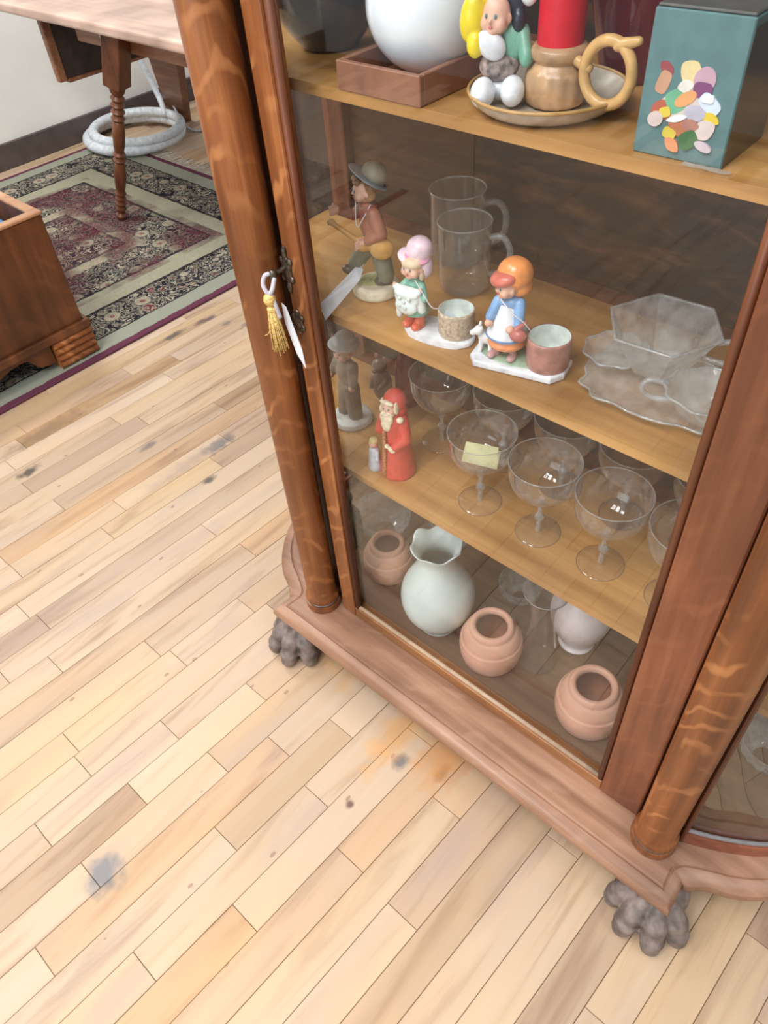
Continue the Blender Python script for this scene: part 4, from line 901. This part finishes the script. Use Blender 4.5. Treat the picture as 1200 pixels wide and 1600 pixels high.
# broad slab leg behind
bm = bmesh.new()
lo = [(-3.80, 2.37), (-3.66, 2.37), (-3.66, 2.41), (-3.80, 2.41)]; hi = [(-3.27, 1.98), (-2.98, 1.98), (-2.98, 2.02), (-3.27, 2.02)]
rr = stack(bm, [(lo, .001), (hi, .7079)]); bm.faces.new(rr[0][::-1]); bm.faces.new(rr[-1])
PT(fin('slab_leg', bm, M['tablew']))
kt = thing('cloth_knot', 'small pale cloth knot hanging from the table front edge', 'cloth', (-2.80, 1.56, .68))
blob('knot', [('c', (0, 0, .0), (.004, -.004, -.035), .008, .006), ('c', (.004, -.004, -.035), (.018, -.006, -.060), .007, .004), ('s', (0, 0, .010), (.008, .008, .016))], C('greenish_white_cloth', (186, 188, 172), .8), kt, .002, 1)

# white hose coil with cord
hc = thing('hose_coil', 'loose coil of white plastic hose on floor against the wall', 'hose', (-3.655, 2.06, .0095)); hc.scale = (1.06, 1.1, 1)
for k, (rx, ry, cx, cy, z, r) in enumerate([(.235, .20, 0, 0, .030, .024), (.222, .185, .02, .01, .062, .022), (.150, .11, .03, .05, .072, .020)]):
    if k == 2: continue
    tubeo('hose_loop', [(cx + rx * math.cos(t), cy + ry * math.sin(t), z) for t in [2 * PI * i / 40 for i in range(40)]], r, M['whitevinyl'], hc, 10, True)
tubeo('hose_end', sm([(.02, .17, .064), (-.08, .22, .12), (-.14, .20, .30), (-.17, .17, .38)], 6), .014, M['whitevinyl'], hc, 8)
cb = thing('power_cord', 'thin white cord hanging beside the slab leg to a white plug', 'cord', (-3.45, 2.36, 0))
tubeo('cord', sm([(-.42, .10, .42), (-.30, .0, .18), (-.10, -.06, .02), (.02, .0, .012), (.06, .06, .02)], 6), .006, M['whitevinyl'], cb, 6)
blob('plug', [('c', (.06, .06, .022), (.11, .12, .03), .018, .022), ('c', (.11, .12, .03), (.14, .16, .03), .010, .008)], M['whitevinyl'], cb, .003, 1)

# wooden chest, lid off
cs = thing('wooden_chest', 'open brown wooden chest with reeded bracket feet at left edge', 'chest', (-2.45, .2, 0))
def PC(o): o.parent = cs; o.location = (-cs.location.x, -cs.location.y, 0); return o
x1, x0, y1, y0 = -2.165, -2.75, .862, -.35
PC(boxo('side_board', (x1 - .022, y0, .10), (x1, y1, .462), M['chest'], bev=.003)); PC(boxo('side_board', (x0, y0, .10), (x0 + .022, y1, .462), M['chest'], bev=.003))
PC(boxo('end_board', (x0 + .0225, y1 - .022, .10), (x1 - .0225, y1, .462), M['chest'], bev=.003)); PC(boxo('end_board', (x0 + .0225, y0, .10), (x1 - .0225, y0 + .022, .462), M['chest'], bev=.003))
PC(boxo('rim_strip', (x1 - .026, y0, .4622), (x1 + .004, y1 + .004, .473), M['chestlight'], bev=.003)); PC(boxo('rim_strip', (x0, y1 - .026, .4622), (x1 - .0262, y1 + .004, .473), M['chestlight'], bev=.003))
PC(boxo('rim_strip', (x0, y0, .4622), (x0 + .026, y1 - .0262, .473), M['chestlight'], bev=.003))
PC(boxo('bottom_board', (x0 + .0225, y0 + .0225, .10), (x1 - .0225, y1 - .0225, .115), M['chest']))
PC(boxo('base_moulding', (x1 + .0002, y0, .100), (x1 + .016, y1 + .016, .128), M['chest'], bev=.006, seg=3)); PC(boxo('base_moulding', (x0, y1 + .0002, .100), (x1, y1 + .016, .128), M['chest'], bev=.006, seg=3))
# scalloped skirt
bm = bmesh.new(); pts = []
for k in range(41):
    y = y0 + (y1 - .13 - y0) * k / 40; u = k / 40
    zz = .062 + .022 * math.sin(u * PI * 5) ** 2 - (.03 if u > .93 else 0)
    pts.append((y, zz))
top = [bm.verts.new((x1 - .004, y, .0998)) for y, z in pts]; bot = [bm.verts.new((x1 - .004, y, z)) for y, z in pts]
top2 = [bm.verts.new((x1 - .020, y, .0998)) for y, z in pts]; bot2 = [bm.verts.new((x1 - .020, y, z)) for y, z in pts]
for k in range(40):
    bm.faces.new((top[k], top[k + 1], bot[k + 1], bot[k])); bm.faces.new((top2[k + 1], top2[k], bot2[k], bot2[k + 1])); bm.faces.new((bot[k], bot[k + 1], bot2[k + 1], bot2[k])); bm.faces.new((top[k + 1], top[k], top2[k], top2[k + 1]))
PC(fin('skirt', bm, M['chest']))
for fy in (y1 - .125, y0 + .01):
    bm = bmesh.new(); n = 24; prof = []
    for k in range(n * 4 + 1):
        z = .010 + (.0995 - .010) * k / (n * 4); prof.append((.010 + .007 * abs(math.sin(PI * 4 * (k / (n * 4)))), z))
    fr = [bm.verts.new((x1 + d, fy, z)) for d, z in prof]; bk = [bm.verts.new((x1 + d, fy + .135, z)) for d, z in prof]
    i0 = [bm.verts.new((x1 - .03, fy, z)) for d, z in prof]; i1 = [bm.verts.new((x1 - .03, fy + .135, z)) for d, z in prof]
    for k in range(len(prof) - 1):
        for a, b in ((fr, bk), (bk, i1), (i1, i0), (i0, fr)): bm.faces.new((a[k], b[k], b[k + 1], a[k + 1]))
    for j in (0, -1): bm.faces.new([fr[j], bk[j], i1[j], i0[j]])
    PC(fin('bracket_foot', bm, M['oak'], sharp=50))
bc = thing('blue_cloth', 'folded blue cloth lying inside the open wooden chest', 'cloth', (-2.46, .56, .1152)); bc.scale = (1, 1, 1.3)
blob('cloth_fold', [('s', (0, .02, .13), (.22, .26, .10)), ('s', (.06, .12, .17), (.13, .14, .10)), ('s', (-.08, -.1, .16), (.13, .16, .10)), ('s', (0, 0, .06), (.22, .25, .055)), ('s', (.155, .188, .205), (.105, .080, .055)), ('s', (0, .05, .19), (.2, .2, .07))], M['bluecloth'], bc, .012, 6)

# dark shelf unit added behind the china cabinet to darken its curved glass
bk = thing('view_blocker', 'dark shelf unit added behind the china cabinet to darken its curved glass', 'view_blocker', (-.55, 1.12, 0))
def PB(o): o.parent = bk; o.location = (-bk.location.x, -bk.location.y, 0); return o
PB(boxo('back_panel', (-1.30, .99, .0015), (.35, 1.005, 1.7), M['darkwood']))
for x in (-1.30, .32): PB(boxo('side_panel', (x, 1.0055, .0015), (x + .03, 1.28, 1.7), M['darkwood'], bev=.003))
for z in (.06, .5, .95, 1.4, 1.67): PB(boxo('shelf', (-1.2695, 1.0055, z), (.3195, 1.28, z + .022), M['darkwood']))
